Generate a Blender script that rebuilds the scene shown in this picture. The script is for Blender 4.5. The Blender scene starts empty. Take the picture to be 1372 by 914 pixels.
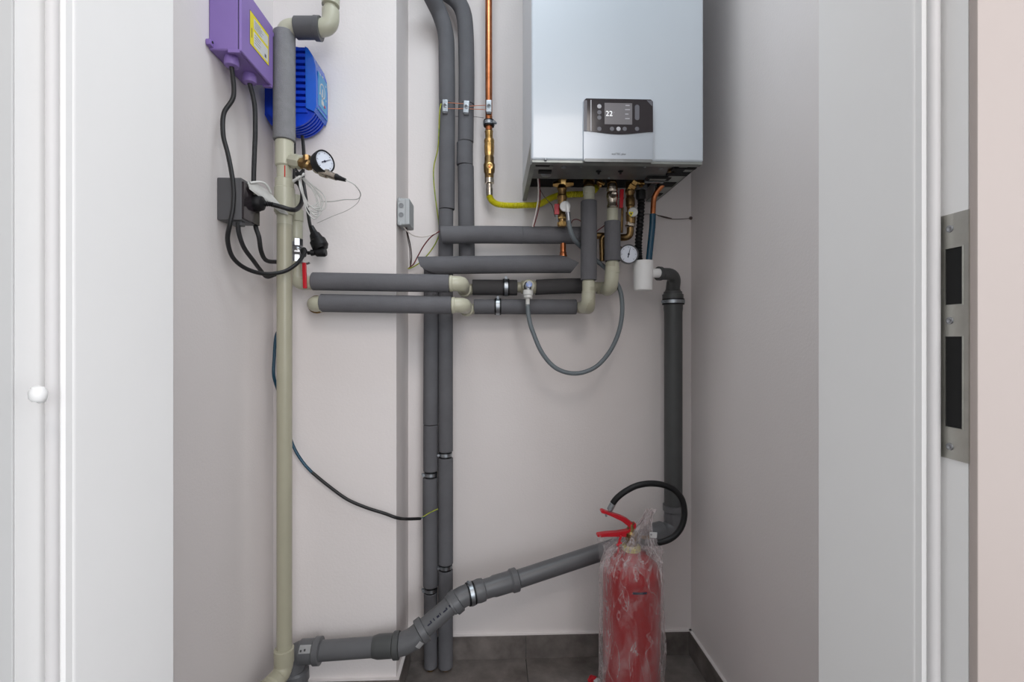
import bpy, bmesh, math, random
from mathutils import Vector, Matrix, noise
random.seed(7)
scene = bpy.context.scene
COL = scene.collection
V = Vector
# ---------------------------------------------------------------- camera
F = 640.0; PPX, PPY = 682.4, 453.0; TH = math.atan(0.035); H = 1.07
cam_d = bpy.data.cameras.new('camera'); cam = bpy.data.objects.new('camera', cam_d); COL.objects.link(cam)
cam_d.sensor_width = 36.0; cam_d.lens = F/1372*36.0
cam_d.shift_x = (686-PPX)/1372; cam_d.shift_y = -(457-PPY)/1372
cam_d.clip_start = 0.02
cam.location = (0, 0, H); cam.rotation_euler = (math.pi/2, 0, -TH)
scene.camera = cam
# ---------------------------------------------------------------- world, lamps, exposure
w = bpy.data.worlds.new('hall_light'); scene.world = w; w.use_nodes = True
bg = w.node_tree.nodes['Background']; bg.inputs[0].default_value = (0.94, 0.96, 1.0, 1); bg.inputs[1].default_value = 1.5
def area(name, loc, target, size, power, color, size_y=None):
    d = bpy.data.lights.new(name, 'AREA'); d.energy = power; d.color = color
    d.shape = 'RECTANGLE'; d.size = size; d.size_y = size_y or size
    o = bpy.data.objects.new(name, d); COL.objects.link(o); o.location = loc
    o.rotation_euler = (V(target)-V(loc)).to_track_quat('-Z', 'Y').to_euler(); return o
area('hall_ceiling_lamp', (0.32, -0.68, 2.52), (0, 1.5, 1.0), 0.7, 13, (1.0, 0.92, 0.87))
area('hall_key_light', (1.25, -2.2, 1.75), (-0.3, 1.2, 1.2), 1.4, 32, (0.92, 0.95, 1.0))  # unseen key light from the right, added to brighten left wall and jamb
area('closet_top_fill', (0.0, 0.85, 2.56), (0.0, 0.85, 0), 0.5, 6.5, (0.84, 0.93, 1.0))  # unseen fill light, added to lift the upper closet walls
scene.view_settings.view_transform = 'Standard'; scene.view_settings.look = 'None'
scene.view_settings.gamma = 1.0; scene.view_settings.use_curve_mapping = False
scene.view_settings.exposure = 0.0
# ---------------------------------------------------------------- helpers
FW = V((math.sin(TH), math.cos(TH), 0)); RT = V((math.cos(TH), -math.sin(TH), 0))
def P(px, py, Y):
    d = FW + RT*((px-PPX)/F) + V((0, 0, 1))*((PPY-py)/F)
    return V((0, 0, H)) + d*(Y/d.y)
def PP(lst): return [P(*a) for a in lst]

def mat(name, col, rough=0.5, metal=0.0, var=0.0, vscale=8.0, bump=0.0, bscale=200.0, spec=0.5, col2=None, coat=0.0, detail=6):
    m = bpy.data.materials.new(name); m.use_nodes = True
    nt = m.node_tree; b = nt.nodes['Principled BSDF']
    b.inputs['Roughness'].default_value = rough; b.inputs['Metallic'].default_value = metal
    b.inputs['Specular IOR Level'].default_value = spec
    if coat: b.inputs['Coat Weight'].default_value = coat; b.inputs['Coat Roughness'].default_value = 0.08
    tc = nt.nodes.new('ShaderNodeTexCoord')
    n = nt.nodes.new('ShaderNodeTexNoise'); n.inputs['Scale'].default_value = vscale; n.inputs['Detail'].default_value = detail
    n.inputs['Roughness'].default_value = 0.6
    nt.links.new(tc.outputs['Object'], n.inputs['Vector'])
    r = nt.nodes.new('ShaderNodeValToRGB'); nt.links.new(n.outputs['Fac'], r.inputs['Fac'])
    c2 = col2 if col2 else tuple(c*(1-var) for c in col)
    r.color_ramp.elements[0].position = 0.3; r.color_ramp.elements[1].position = 0.7
    r.color_ramp.elements[0].color = (*c2, 1); r.color_ramp.elements[1].color = (*col, 1)
    nt.links.new(r.outputs['Color'], b.inputs['Base Color'])
    if bump:
        n2 = nt.nodes.new('ShaderNodeTexNoise'); n2.inputs['Scale'].default_value = bscale; n2.inputs['Detail'].default_value = 3
        nt.links.new(tc.outputs['Object'], n2.inputs['Vector'])
        bp = nt.nodes.new('ShaderNodeBump'); bp.inputs['Strength'].default_value = bump; bp.inputs['Distance'].default_value = 0.002
        nt.links.new(n2.outputs['Fac'], bp.inputs['Height']); nt.links.new(bp.outputs['Normal'], b.inputs['Normal'])
    return m
class M: pass
M.plaster = mat('plaster', (0.80, 0.752, 0.735), 0.9, var=0.03, vscale=3, bump=0.2, bscale=160, spec=0.2)
M.ceiling = mat('ceiling_paint', (0.8, 0.8, 0.8), 0.9, bump=0.2)
M.hallwall = mat('hall_plaster', (0.76, 0.73, 0.7), 0.9, bump=0.2)
M.frame = mat('frame_laminate', (0.88, 0.875, 0.865), 0.38, var=0.02, vscale=4, bump=0.03, bscale=400, spec=0.35)
M.frame2 = mat('frame_toned_white', (0.60, 0.60, 0.595), 0.42, var=0.02)  # darker copy of the frame white, offsets strong hall light on left casing
M.leaf = mat('leaf_shade_grey', (0.40, 0.405, 0.40), 0.5, var=0.03)  # grey puts the shade of the grazing-lit leaf into its colour
M.casing = mat('casing_lamp_tint', (0.46, 0.395, 0.365), 0.45, var=0.03, vscale=5)  # warm hall light painted into the white casing, darkened against overexposure
M.gasket = mat('grey_gasket', (0.66, 0.645, 0.64), 0.5, var=0.05)
M.dark = mat('black_void', (0.008, 0.008, 0.008), 0.9)
M.stainless = mat('brushed_steel', (0.52, 0.52, 0.48), 0.38, 1.0, var=0.12, vscale=60)
M.glow = mat('display_white', (0.9, 0.9, 0.92), 0.5); M.glow.node_tree.nodes['Principled BSDF'].inputs['Emission Color'].default_value = (1, 1, 1, 1); M.glow.node_tree.nodes['Principled BSDF'].inputs['Emission Strength'].default_value = 0.5
M.chrome = mat('chrome', (0.38, 0.39, 0.41), 0.32, 1.0, var=0.1, vscale=60)
M.zinc = mat('zinc_steel', (0.42, 0.45, 0.48), 0.35, 1.0, var=0.3, vscale=120)
M.foam = mat('grey_foam', (0.145, 0.145, 0.155), 0.85, var=0.16, vscale=14, bump=0.5, bscale=500, spec=0.25)
M.foamdark = mat('dark_foam', (0.07, 0.067, 0.068), 0.85, var=0.15, vscale=14, bump=0.5, bscale=500, spec=0.25)
M.foamlight = mat('pale_grey_foam', (0.24, 0.24, 0.25), 0.85, var=0.14, vscale=60, bump=0.5, bscale=400, spec=0.25)
M.ppr = mat('beige_plastic', (0.50, 0.49, 0.38), 0.33, var=0.05, vscale=12, spec=0.45)
M.ppr2 = mat('beige_plastic_dark', (0.42, 0.40, 0.30), 0.35, var=0.08, vscale=12, spec=0.45)  # darker beige, used on the rear fittings and lower main pipe
M.ht = mat('grey_drain_plastic', (0.125, 0.127, 0.133), 0.36, var=0.12, vscale=10, spec=0.45)
M.htd = mat('dark_drain_plastic', (0.075, 0.078, 0.078), 0.42, var=0.12, vscale=10, spec=0.4)
M.rubber = mat('black_rubber', (0.007, 0.007, 0.008), 0.48, var=0.3, vscale=30, spec=0.35)
M.cable = mat('black_cable', (0.009, 0.009, 0.010), 0.45, var=0.3, vscale=30)
M.cabled = mat('dusty_cable', (0.02, 0.02, 0.022), 0.6, col2=(0.007, 0.007, 0.008), vscale=90)
M.white = mat('white_plastic', (0.86, 0.86, 0.85), 0.35, var=0.03)
M.offw = mat('dull_white_plastic', (0.66, 0.66, 0.63), 0.45, var=0.1, vscale=60)
M.boiler = mat('white_enamel', (0.57, 0.62, 0.67), 0.3, var=0.01, vscale=3, spec=0.5, coat=0.3)
M.plate = mat('galvanised_sheet', (0.24, 0.25, 0.25), 0.42, 0.7, var=0.25, vscale=25)
M.plateg = mat('galvanised_edge', (0.33, 0.35, 0.33), 0.42, 0.5, var=0.25, vscale=25)
M.panelblk = mat('black_gloss', (0.028, 0.022, 0.025), 0.12, var=0.1)
M.panelsil = mat('silver_plastic', (0.46, 0.50, 0.55), 0.3, 0.2, var=0.03)
M.screen = mat('grey_display', (0.19, 0.18, 0.19), 0.3, var=0.02)
M.btn = mat('button_grey', (0.14, 0.14, 0.16), 0.4)
M.btnl = mat('button_light', (0.5, 0.5, 0.53), 0.4)
M.copper = mat('copper', (0.62, 0.24, 0.11), 0.32, 1.0, col2=(0.40, 0.13, 0.05), vscale=45)
M.copperw = mat('copper_wire', (0.75, 0.30, 0.18), 0.4, 0.6)
M.brass = mat('brass', (0.62, 0.42, 0.17), 0.28, 1.0, col2=(0.38, 0.22, 0.07), vscale=70)
M.brassd = mat('tarnished_brass', (0.34, 0.23, 0.10), 0.35, 1.0, col2=(0.16, 0.09, 0.04), vscale=90)
M.nickel = mat('nickel', (0.62, 0.55, 0.46), 0.25, 1.0, var=0.35, vscale=90)
M.yellow = mat('yellow_coating', (0.72, 0.66, 0.02), 0.42, var=0.08, vscale=30)
M.red = mat('red_plastic', (0.55, 0.008, 0.02), 0.35, var=0.1, vscale=30)
M.redp = mat('red_enamel', (0.36, 0.001, 0.006), 0.35, var=0.1, vscale=8)
M.purple = mat('purple_plastic', (0.26, 0.17, 0.46), 0.42, var=0.05, vscale=9, spec=0.4)
M.blue = mat('blue_plastic', (0.006, 0.055, 0.60), 0.34, var=0.1, vscale=9, spec=0.5)
M.blueb = mat('bright_blue_plastic', (0.01, 0.11, 0.60), 0.25, var=0.05, vscale=9, spec=0.5)
M.bluelab = mat('light_blue_print', (0.04, 0.30, 0.58), 0.3, var=0.08, vscale=40)
M.tube = mat('teal_blue_tube', (0.006, 0.058, 0.105), 0.22, var=0.1)
M.hose = mat('blue_grey_hose', (0.15, 0.175, 0.19), 0.45, var=0.1, vscale=40)
M.boxg = mat('grey_box_plastic', (0.10, 0.10, 0.105), 0.45, var=0.06, vscale=10)
M.jbox = mat('light_grey_box', (0.42, 0.44, 0.45), 0.5, var=0.05)
M.jboxd = mat('light_grey_box_lines', (0.22, 0.23, 0.24), 0.5)
M.wirew = mat('pale_wire', (0.72, 0.66, 0.62), 0.5)
M.wirer = mat('red_wire', (0.28, 0.03, 0.04), 0.5, col2=(0.12, 0.03, 0.03), vscale=50)
M.wirek = mat('brown_wire', (0.09, 0.06, 0.055), 0.55)
M.wirey = mat('green_yellow_wire', (0.48, 0.47, 0.03), 0.5, col2=(0.12, 0.24, 0.02), vscale=60)
M.cablew = mat('white_grey_cable', (0.55, 0.55, 0.53), 0.5)
M.tile = mat('grey_stone_tile', (0.22, 0.195, 0.18), 0.5, col2=(0.085, 0.073, 0.067), vscale=12, bump=0.3, bscale=70, detail=10)
M.grout = mat('grout', (0.26, 0.25, 0.24), 0.9)
M.paper = mat('white_sticker', (0.62, 0.62, 0.62), 0.55)
M.ink = mat('dark_ink', (0.02, 0.02, 0.05), 0.6)
M.inkr = mat('red_stripe', (0.6, 0.03, 0.02), 0.5)
M.yellowlab = mat('yellow_label', (0.80, 0.68, 0.02), 0.4)
M.dial = mat('dial_white', (0.70, 0.74, 0.82), 0.35)
M.lemon = mat('pale_yellow', (0.62, 0.6, 0.2), 0.5)
M.bluering = mat('blue_plastic_cap', (0.10, 0.22, 0.65), 0.3, col2=(0.6, 0.62, 0.66), vscale=120)

def finish(bm, sharp=35):
    bmesh.ops.recalc_face_normals(bm, faces=bm.faces)
class Root:
    pass
def setp(o, label=None, cat=None, group=None, kind=None):
    if label: o['label'] = label
    if cat: o['category'] = cat
    if group: o['group'] = group
    if kind: o['kind'] = kind
def thing(name, label, cat, loc, group=None):
    o = bpy.data.objects.new(name, None); COL.objects.link(o); o.location = loc
    o.empty_display_size = 0.05; setp(o, label, cat, group); return o
def wloc(o):
    l = V((0, 0, 0))
    while o: l = l + o.location; o = o.parent
    return l
def part(name, bm, m, parent=None, label=None, loc=None, sharp=35):
    """mesh built in world coordinates -> one object"""
    finish(bm)
    if parent is not None: off = wloc(parent); loc = V((0, 0, 0))
    else:
        if loc is None:
            c = V((0, 0, 0)); zs = 1e9
            for v in bm.verts: c += v.co; zs = min(zs, v.co.z)
            c /= max(1, len(bm.verts)); loc = V((c.x, c.y, zs))
        off = V(loc)
    bmesh.ops.translate(bm, verts=bm.verts, vec=-off)
    me = bpy.data.meshes.new(name); bm.to_mesh(me); bm.free()
    for p in me.polygons: p.use_smooth = True
    me.set_sharp_from_angle(angle=math.radians(sharp))
    me.materials.append(m)
    o = bpy.data.objects.new(name, me); COL.objects.link(o)
    o.location = loc
    wn = o.modifiers.new('weighted_normals', 'WEIGHTED_NORMAL'); wn.keep_sharp = True
    if parent is not None: o.parent = parent
    if label: o['label'] = label
    return o
def solo(name, bm, m, label, cat, group=None, **k):
    o = part(name, bm, m, None, **k); setp(o, label, cat, group); return o
def struct(name, bm, m, parent=None, label=None, cat=None):
    o = part(name, bm, m, parent)
    if parent is None: o['kind'] = 'structure'
    if label: o['label'] = label
    if cat and parent is None: o['category'] = cat
    return o
def newbm(*fs):
    bm = bmesh.new()
    for f in fs: f(bm)
    return bm
def box(bm, x0, x1, y0, y1, z0, z1, bev=0.0, seg=2, rot=None, piv=None):
    r = bmesh.ops.create_cube(bm, size=1.0); vs = r['verts']
    for v in vs:
        v.co = V(((x0+x1)/2 + v.co.x*(x1-x0), (y0+y1)/2 + v.co.y*(y1-y0), (z0+z1)/2 + v.co.z*(z1-z0)))
    if bev > 0:
        es = list({e for v in vs for e in v.link_edges})
        rr = bmesh.ops.bevel(bm, geom=es, offset=bev, segments=seg, affect='EDGES', profile=0.5)
        vs = list({v for v in rr['verts']} | {v for v in vs if v.is_valid})
    if rot is not None:
        p = V(piv) if piv else V(((x0+x1)/2, (y0+y1)/2, (z0+z1)/2))
        for v in vs: v.co = p + rot @ (v.co-p)
    return bm
def B(*a, **k): return box(bmesh.new(), *a, **k)
def frame(d):
    d = d.normalized(); a = V((0, 0, 1)) if abs(d.z) < 0.9 else V((0, 1, 0))
    u = d.cross(a).normalized(); return u, u.cross(d).normalized()
def rev(bm, p, d, prof, seg=20, cap=True, start=0.0):
    p = V(p); d = V(d).normalized(); u, v = frame(d); rings = []
    for t, r in prof:
        if r < 1e-6: rings.append([bm.verts.new(p+d*t)]); continue
        rings.append([bm.verts.new(p+d*t+(u*math.cos(start+2*math.pi*i/seg)+v*math.sin(start+2*math.pi*i/seg))*r) for i in range(seg)])
    for a, b in zip(rings, rings[1:]):
        for i in range(seg):
            j = (i+1) % seg
            if len(a) == 1 and len(b) == 1: continue
            if len(a) == 1: bm.faces.new((a[0], b[i], b[j]))
            elif len(b) == 1: bm.faces.new((a[i], a[j], b[0]))
            else: bm.faces.new((a[i], a[j], b[j], b[i]))
    if cap:
        if len(rings[0]) > 2: bm.faces.new(rings[0])
        if len(rings[-1]) > 2: bm.faces.new(rings[-1][::-1])
    return bm
def R(*a, **k): return rev(bmesh.new(), *a, **k)
def R2(p, q, prof, **k):
    """profile given in fractions of |pq|"""
    p, q = V(p), V(q); L = (q-p).length
    return rev(bmesh.new(), p, q-p, [(t*L, r) for t, r in prof], **k)
def smooth(pts, n=8):
    out = []; N = len(pts)
    for i in range(N-1):
        p0 = pts[max(i-1, 0)]; p1 = pts[i]; p2 = pts[i+1]; p3 = pts[min(i+2, N-1)]
        for k in range(n):
            t = k/n
            out.append(0.5*((2*p1)+(p2-p0)*t+(2*p0-5*p1+4*p2-p3)*t*t+(3*p1-p0-3*p2+p3)*t**3))
    out.append(pts[-1].copy()); return out
def fillet(pts, rad, n=8):
    out = [pts[0].copy()]
    for i in range(1, len(pts)-1):
        a, b, c = pts[i-1], pts[i], pts[i+1]
        d1 = (a-b); d2 = (c-b); r = min(rad, d1.length*0.49, d2.length*0.49) if len(pts) > 3 else min(rad, d1.length*.98, d2.length*.98)
        s = b+d1.normalized()*r; e = b+d2.normalized()*r
        for k in range(n+1):
            t = k/n; out.append(s*(1-t)**2+b*2*t*(1-t)+e*t*t)
    out.append(pts[-1].copy()); return out
def sweep(bm, pts, r, seg=16, cap=True, open_arc=None):
    """tube along pts; r number or function(i/n)"""
    n = len(pts); tang = []
    for i in range(n):
        a = pts[max(i-1, 0)]; b = pts[min(i+1, n-1)]; tang.append((b-a).normalized())
    u, v = frame(tang[0]); rings = []
    for i in range(n):
        t = tang[i]; u = (u-t*u.dot(t)).normalized(); v = t.cross(u)
        rr = r(i/(n-1)) if callable(r) else r
        rings.append([bm.verts.new(pts[i]+(u*math.cos(2*math.pi*k/seg)+v*math.sin(2*math.pi*k/seg))*rr) for k in range(seg)])
    for a, b in zip(rings, rings[1:]):
        for k in range(seg):
            j = (k+1) % seg; bm.faces.new((a[k], a[j], b[j], b[k]))
    if cap: bm.faces.new(rings[0][::-1]); bm.faces.new(rings[-1])
    return bm
def T(pts, r, **k): return sweep(bmesh.new(), pts, r, **k)
def cyl(p, q, r, ch=0.002, **k):
    p, q = V(p), V(q); L = (q-p).length; ch = min(ch, L*0.3, r*0.5)
    return rev(bmesh.new(), p, q-p, [(0, r-ch), (ch, r), (L-ch, r), (L, r-ch)], **k)
def foam(p, q, r, hole=0.6, **k):
    """foam pipe sleeve with visible bore at both ends"""
    p, q = V(p), V(q); L = (q-p).length; h = r*hole
    k.setdefault('seg', 28)
    return rev(bmesh.new(), p, q-p, [(0.004, h), (0.0, h), (0.0, r-0.0015), (0.0015, r), (L-0.0015, r), (L, r-0.0015), (L, h), (L-0.004, h)], cap=False, **k)
def prism(bm, poly, axis, a, b):
    """poly 2-D, extruded along axis ('Y': poly is x,z; 'X': poly is y,z; 'Z': poly is x,y)"""
    def mk(p, t):
        if axis == 'Y': return V((p[0], t, p[1]))
        if axis == 'X': return V((t, p[0], p[1]))
        return V((p[0], p[1], t))
    A = [bm.verts.new(mk(p, a)) for p in poly]; Bv = [bm.verts.new(mk(p, b)) for p in poly]
    bm.faces.new(A); bm.faces.new(Bv[::-1]); n = len(poly)
    for i in range(n):
        j = (i+1) % n; bm.faces.new((A[i], Bv[i], Bv[j], A[j]))
    return bm
def rrect(x0, x1, z0, z1, r, n=5):
    out = []
    for cx, cz, a0 in ((x1-r, z1-r, 0), (x0+r, z1-r, 90), (x0+r, z0+r, 180), (x1-r, z0+r, 270)):
        for k in range(n+1):
            a = math.radians(a0+90*k/n); out.append((cx+r*math.cos(a), cz+r*math.sin(a)))
    return out
def textmesh(s, size, origin, xdir, zdir, depth=0.0003, align='CENTER'):
    c = bpy.data.curves.new('txt', 'FONT'); c.body = s; c.size = size; c.extrude = depth; c.align_x = align; c.align_y = 'CENTER'
    c.resolution_u = 3
    o = bpy.data.objects.new('txt', c); COL.objects.link(o)
    dg = bpy.context.evaluated_depsgraph_get(); me = bpy.data.meshes.new_from_object(o.evaluated_get(dg))
    bm = bmesh.new(); bm.from_mesh(me); bpy.data.objects.remove(o); bpy.data.curves.remove(c); bpy.data.meshes.remove(me)
    xd, zd = V(xdir), V(zdir); nd = xd.cross(zd)
    for v in bm.verts: v.co = V(origin)+xd*v.co.x+zd*v.co.y+nd*v.co.z
    return bm
def patch(p, d, r, a0, a1, L, n=8):
    """curved sticker on a cylinder from point p along d, angles measured from -Y toward up"""
    bm = bmesh.new(); d = V(d).normalized(); nf = V((0, -1, 0)); nf = (nf-d*nf.dot(d)).normalized(); up = d.cross(nf)
    if up.z < 0: up = -up
    A = []; C = []
    for k in range(n+1):
        a = math.radians(a0+(a1-a0)*k/n); o = (nf*math.cos(a)+up*math.sin(a))*r
        A.append(bm.verts.new(V(p)+o)); C.append(bm.verts.new(V(p)+o+d*L))
    for k in range(n): bm.faces.new((A[k], A[k+1], C[k+1], C[k]))
    r_ = bmesh.ops.solidify(bm, geom=list(bm.faces), thickness=-0.0003)
    return bm
def band(p, d, r, w, parent, name='pipe_clamp', m=None, rub=True, screw=(1, 0, 0)):
    """metal clamp ring with rubber lining and screw lugs around a pipe: part + sub-parts"""
    d = V(d).normalized(); p = V(p)
    o = part(name, R(p-d*w/2, d, [(0, r), (0, r+0.0035), (w, r+0.0035), (w, r)], cap=False, seg=28), m or M.zinc, parent)
    if rub:
        part('rubber_lining', R(p-d*w*0.95, d, [(0, r-0.001), (0, r+0.002), (w*0.4, r+0.002), (w*1.5, r+0.002), (w*1.9, r+0.002), (w*1.9, r-0.001)], cap=False, seg=28), M.rubber, o)
    s = V(screw).normalized(); q = p+s*(r+0.006)
    bm = bmesh.new(); u = d.cross(s).normalized()
    rev(bm, q-u*0.008, u, [(0, 0.0045), (0.004, 0.0045), (0.004, 0.002), (0.012, 0.002), (0.012, 0.0045), (0.016, 0.0045)], seg=8)
    part('screw', bm, M.zinc, o)
    return o
def jag(name, p, q, r, m, parent, seg=6):
    return part(name, cyl(p, q, r, 0.001, seg=seg), m, parent)
Xv, Yv, Zv = V((1, 0, 0)), V((0, 1, 0)), V((0, 0, 1))

# ================================================================ ROOM SHELL
YB = 1.60; XR = P(926, 500, YB).x; XL = -0.634; YC = 1.405; XC = P(547, 500, YB).x; CEIL = 2.6
Y0, Y1 = 0.441, 0.586          # front wall thickness (door rebate plane, closet side)
struct('wall_back', B(XC-0.4, XR+0.1, YB, YB+0.1, -0.02, CEIL), M.plaster)
struct('wall_right', B(XR, XR+0.1, Y1, YB, -0.02, CEIL), M.plaster)
struct('wall_left', B(XL-0.1, XL, Y1, YB, -0.02, CEIL), M.plaster)
bm = newbm(); prism(bm, [(XL, YC), (XC-0.004, YC), (XC-0.001, YC+0.0015), (XC, YC+0.004), (XC, YB), (XL, YB)], 'Z', -0.02, CEIL)
struct('wall_chase', bm, M.plaster)['label'] = 'boxed-out plaster pipe chase in the left back corner'
struct('ceiling', B(-2.2, 2.2, -4.2, YB+0.1, CEIL, CEIL+0.1), M.ceiling)
# front wall in three pieces around the opening
OX = 0.405
bm = newbm(); box(bm, OX+0.03, 2.2, Y0-0.012, Y1-0.004, -0.02, CEIL); box(bm, -2.2, -OX-0.022, Y0-0.012, Y1-0.004, -0.02, CEIL); box(bm, -OX-0.012, OX+0.02, Y0-0.012, Y1-0.004, 2.06, CEIL)
struct('wall_front', bm, M.hallwall)
# floor base with individual tiles
base = struct('floor', B(-2.2, 2.2, -4.2, YB+0.1, -0.05, -0.009), M.grout)
JX = P(704.4, 884, 1.588).x; JY = YB
tile_me = None
for ix in range(-2, 2):
    for iy in range(0, 4):
        x0 = JX+0.6*ix; y1 = JY-0.6*iy
        bm = B(x0+0.0012, x0+0.5988, y1-0.5988, y1-0.0012, -0.010, 0.0, bev=0.0008, seg=1)
        if tile_me is None:
            o = part('tile', bm, M.tile, base); o.location = (0, 0, 0); tile_me = o; ref = (x0, y1)
        else:
            bm.free(); o = tile_me.copy(); COL.objects.link(o); o.location = (x0-ref[0], y1-ref[1], 0)
# skirting
SKH = 0.078; ST = 0.010
def skirt(name, segs):
    r0 = struct(name, segs[0], M.grout)
    return r0
bb = struct('baseboard_back', B(XC, XR, YB-0.004, YB, 0, SKH-0.001), M.grout)
for a, b_ in ((XC+0.011, JX-0.001), (JX+0.001, JX+0.599), (JX+0.601, XR-ST-0.001)):
    if b_-a > 0.01: part('tile', B(a, min(b_, XR-ST-0.001), YB-ST, YB-0.004, 0, SKH, bev=0.0008, seg=1), M.tile, bb)
rb = struct('baseboard_right', B(XR-0.004, XR, Y1, YB, 0, SKH-0.001), M.grout)
for a, b_ in ((1.0, 1.599), (Y1, 0.998)): part('tile', B(XR-ST, XR-0.004, a, b_, 0, SKH, bev=0.0008, seg=1), M.tile, rb)
lb = struct('baseboard_left', B(XL, XL+0.004, Y1, YC, 0, SKH-0.001), M.grout)
for a, b_ in ((0.81, YC-0.001), (Y1, 0.808)): part('tile', B(XL+0.004, XL+ST, a, b_, 0, SKH, bev=0.0008, seg=1), M.tile, lb)
cb = struct('baseboard_chase', newbm(lambda b: box(b, XL, XC+0.004, YC-0.004, YC, 0, SKH-0.001), lambda b: box(b, XC, XC+0.004, YC, YB, 0, SKH-0.001)), M.grout)
part('tile', B(XL+ST, XC-0.2, YC-ST, YC-0.004, 0, SKH, bev=0.0008, seg=1), M.tile, cb)
part('tile', B(XC-0.198, XC+ST-0.001, YC-ST, YC-0.004, 0, SKH, bev=0.0008, seg=1), M.tile, cb)
part('tile', B(XC+0.004, XC+ST, YC-0.002, YB-ST-0.001, 0, SKH, bev=0.0008, seg=1), M.tile, cb)
# painted cap line above skirting
struct('trim_1', newbm(lambda b: box(b, XC, XR, YB-0.009, YB, SKH, SKH+0.003), lambda b: box(b, XR-0.009, XR, Y1, YB, SKH, SKH+0.003)), M.plaster)['label'] = 'thin pale filler line along the top of the skirting tiles'
struct('trim_2', newbm(lambda b: box(b, XL, XC+0.009, YC-0.009, YC, SKH, SKH+0.004), lambda b: box(b, XC, XC+0.009, YC, YB, SKH, SKH+0.004)), M.plaster)['label'] = 'thin pale filler line above the skirting of the pipe chase'

# ================================================================ DOOR FRAME
def jamb(side, xf, name, label):
    s = side
    # lining: deep face, step with bead, rebate floor
    xs = xf+s*0.0165
    poly = [(xf, Y1), (xf, Y0+0.012), (xf+s*0.0006, Y0+0.0095), (xf+s*0.001, Y0+0.009), (xf+s*0.001, Y0+0.002), (xf+s*0.003, Y0), (xs, Y0), (xs, Y0-0.0275), (xf+s*0.075, Y0-0.0275), (xf+s*0.075, Y0-0.012), (xs+s*0.004, Y0-0.012), (xs+s*0.004, Y1)]
    bm = newbm(); prism(bm, poly, 'Z', 0, 2.02)
    o = struct(name, bm, M.frame, None, label)
    part('gasket', T([V((xf+s*0.0088, Y0-0.002, 0)), V((xf+s*0.0088, Y0-0.002, 2.0))], 0.0052, seg=14), M.gasket, o)
    if False: part('gasket_lip', B(min(xf+s*0.0130, xf+s*0.0165), max(xf+s*0.0130, xf+s*0.0165), Y0-0.006, Y0, 0, 2.0, bev=0.001), M.gasket, o)
    return o, xs
XRf = P(1097, 450, Y1).x; XLf = P(232, 450, Y1).x
jr, xsr = jamb(1, XRf, 'trim_3', 'white laminate door jamb on the right with the steel strike plate')
jl, xsl = jamb(-1, XLf, 'trim_4', 'white laminate door jamb on the left')
o = part('door_casing', B(xsr+0.0, xsr+0.075, Y0-0.036, Y0-0.0276, 0, 2.07, bev=0.0015), M.casing, jr, 'white casing board facing the hall, warm lamp tint in its colour')
part('door_casing', B(xsl-0.030, xsl+0.0, Y0-0.030, Y0-0.0276, 0, 2.07, bev=0.001), M.frame2, jl)
struct('trim_5', newbm(lambda b: box(b, XLf, XRf, Y0, Y1, 2.02, 2.05), lambda b: box(b, xsl-0.07, xsr+0.075, Y0-0.036, Y0-0.012, 2.03, 2.10)), M.frame)['label'] = 'head of the white door frame above the opening'
# strike plate on the right rebate
zt = P(1265, 291, 0.44).z; zb = P(1265, 611, 0.44).z
ya, yb = Y0-0.0275-0.0015, Y0-0.001
def on_jamb(u0, u1, v0, v1, t0, t1, bev=0): # u along Y (0 far,1 near), v along z from top
    return B(xsr-t1, xsr-t0, yb-(yb-ya)*u1, yb-(yb-ya)*u0, zt-(zt-zb)*v1, zt-(zt-zb)*v0, bev=bev)
bm = bmesh.new()
def oj(u0, u1, v0, v1, t=0.0012):
    box(bm, xsr-t, xsr, yb-(yb-ya)*u1, yb-(yb-ya)*u0, zt-(zt-zb)*v1, zt-(zt-zb)*v0)
oj(0, 1, 0, .14); oj(0, 1, .37, .50); oj(0, 1, .87, 1); oj(0, .22, .14, .37); oj(.82, 1, .14, .37); oj(0, .22, .50, .87); oj(.82, 1, .50, .87)
# bent lip over casing edge
sp = part('strike_plate', bm, M.stainless, jr, 'brushed steel strike plate with two slots')
part('strike_lip', B(xsr-0.0012, xsr+0.0004, ya-0.0082, ya, zt-(zt-zb)*.93, zt-(zt-zb)*.06, bev=0.0004), M.stainless, sp) if False else None
for v0, v1 in ((.14, .37), (.50, .87)):
    part('latch_slot', on_jamb(.21, .83, v0, v1, -0.0004, 0.0003), M.dark, sp)
    part('slot_edge', on_jamb(.80, .84, v0-.004, v1+.004, 0.0004, 0.0018, bev=.0003), M.stainless, sp)
for v in (.06, .435, .95):
    c = V((xsr-0.0012, yb-(yb-ya)*.38, zt-(zt-zb)*v))
    s = part('screw', R(c, -Xv, [(0, .0035), (.0008, .0033), (.0011, .0022), (.0004, .001), (.0004, 0)], seg=12, cap=False), M.chrome, sp)
# open door leaf at left with hinge cap
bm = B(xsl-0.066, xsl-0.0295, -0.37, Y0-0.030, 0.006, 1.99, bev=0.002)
dl = struct('door_1', bm, M.leaf, None, 'white door leaf toned grey for its shade, standing open on the left edge')
c = P(51, 529, 0.405)
hg = part('hinge', R(c-Zv*0.006, Zv, [(0, 0), (0.0005, .004), (.003, .0058), (.008, .0062), (.012, .0045), (.0138, 0)], seg=18), M.white, dl, 'round white hinge cap')
part('hinge_pin', cyl(c-Zv*0.004, V((c.x-0.001, Y0-0.03, c.z-0.004)), .0035), M.white, hg)

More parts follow.
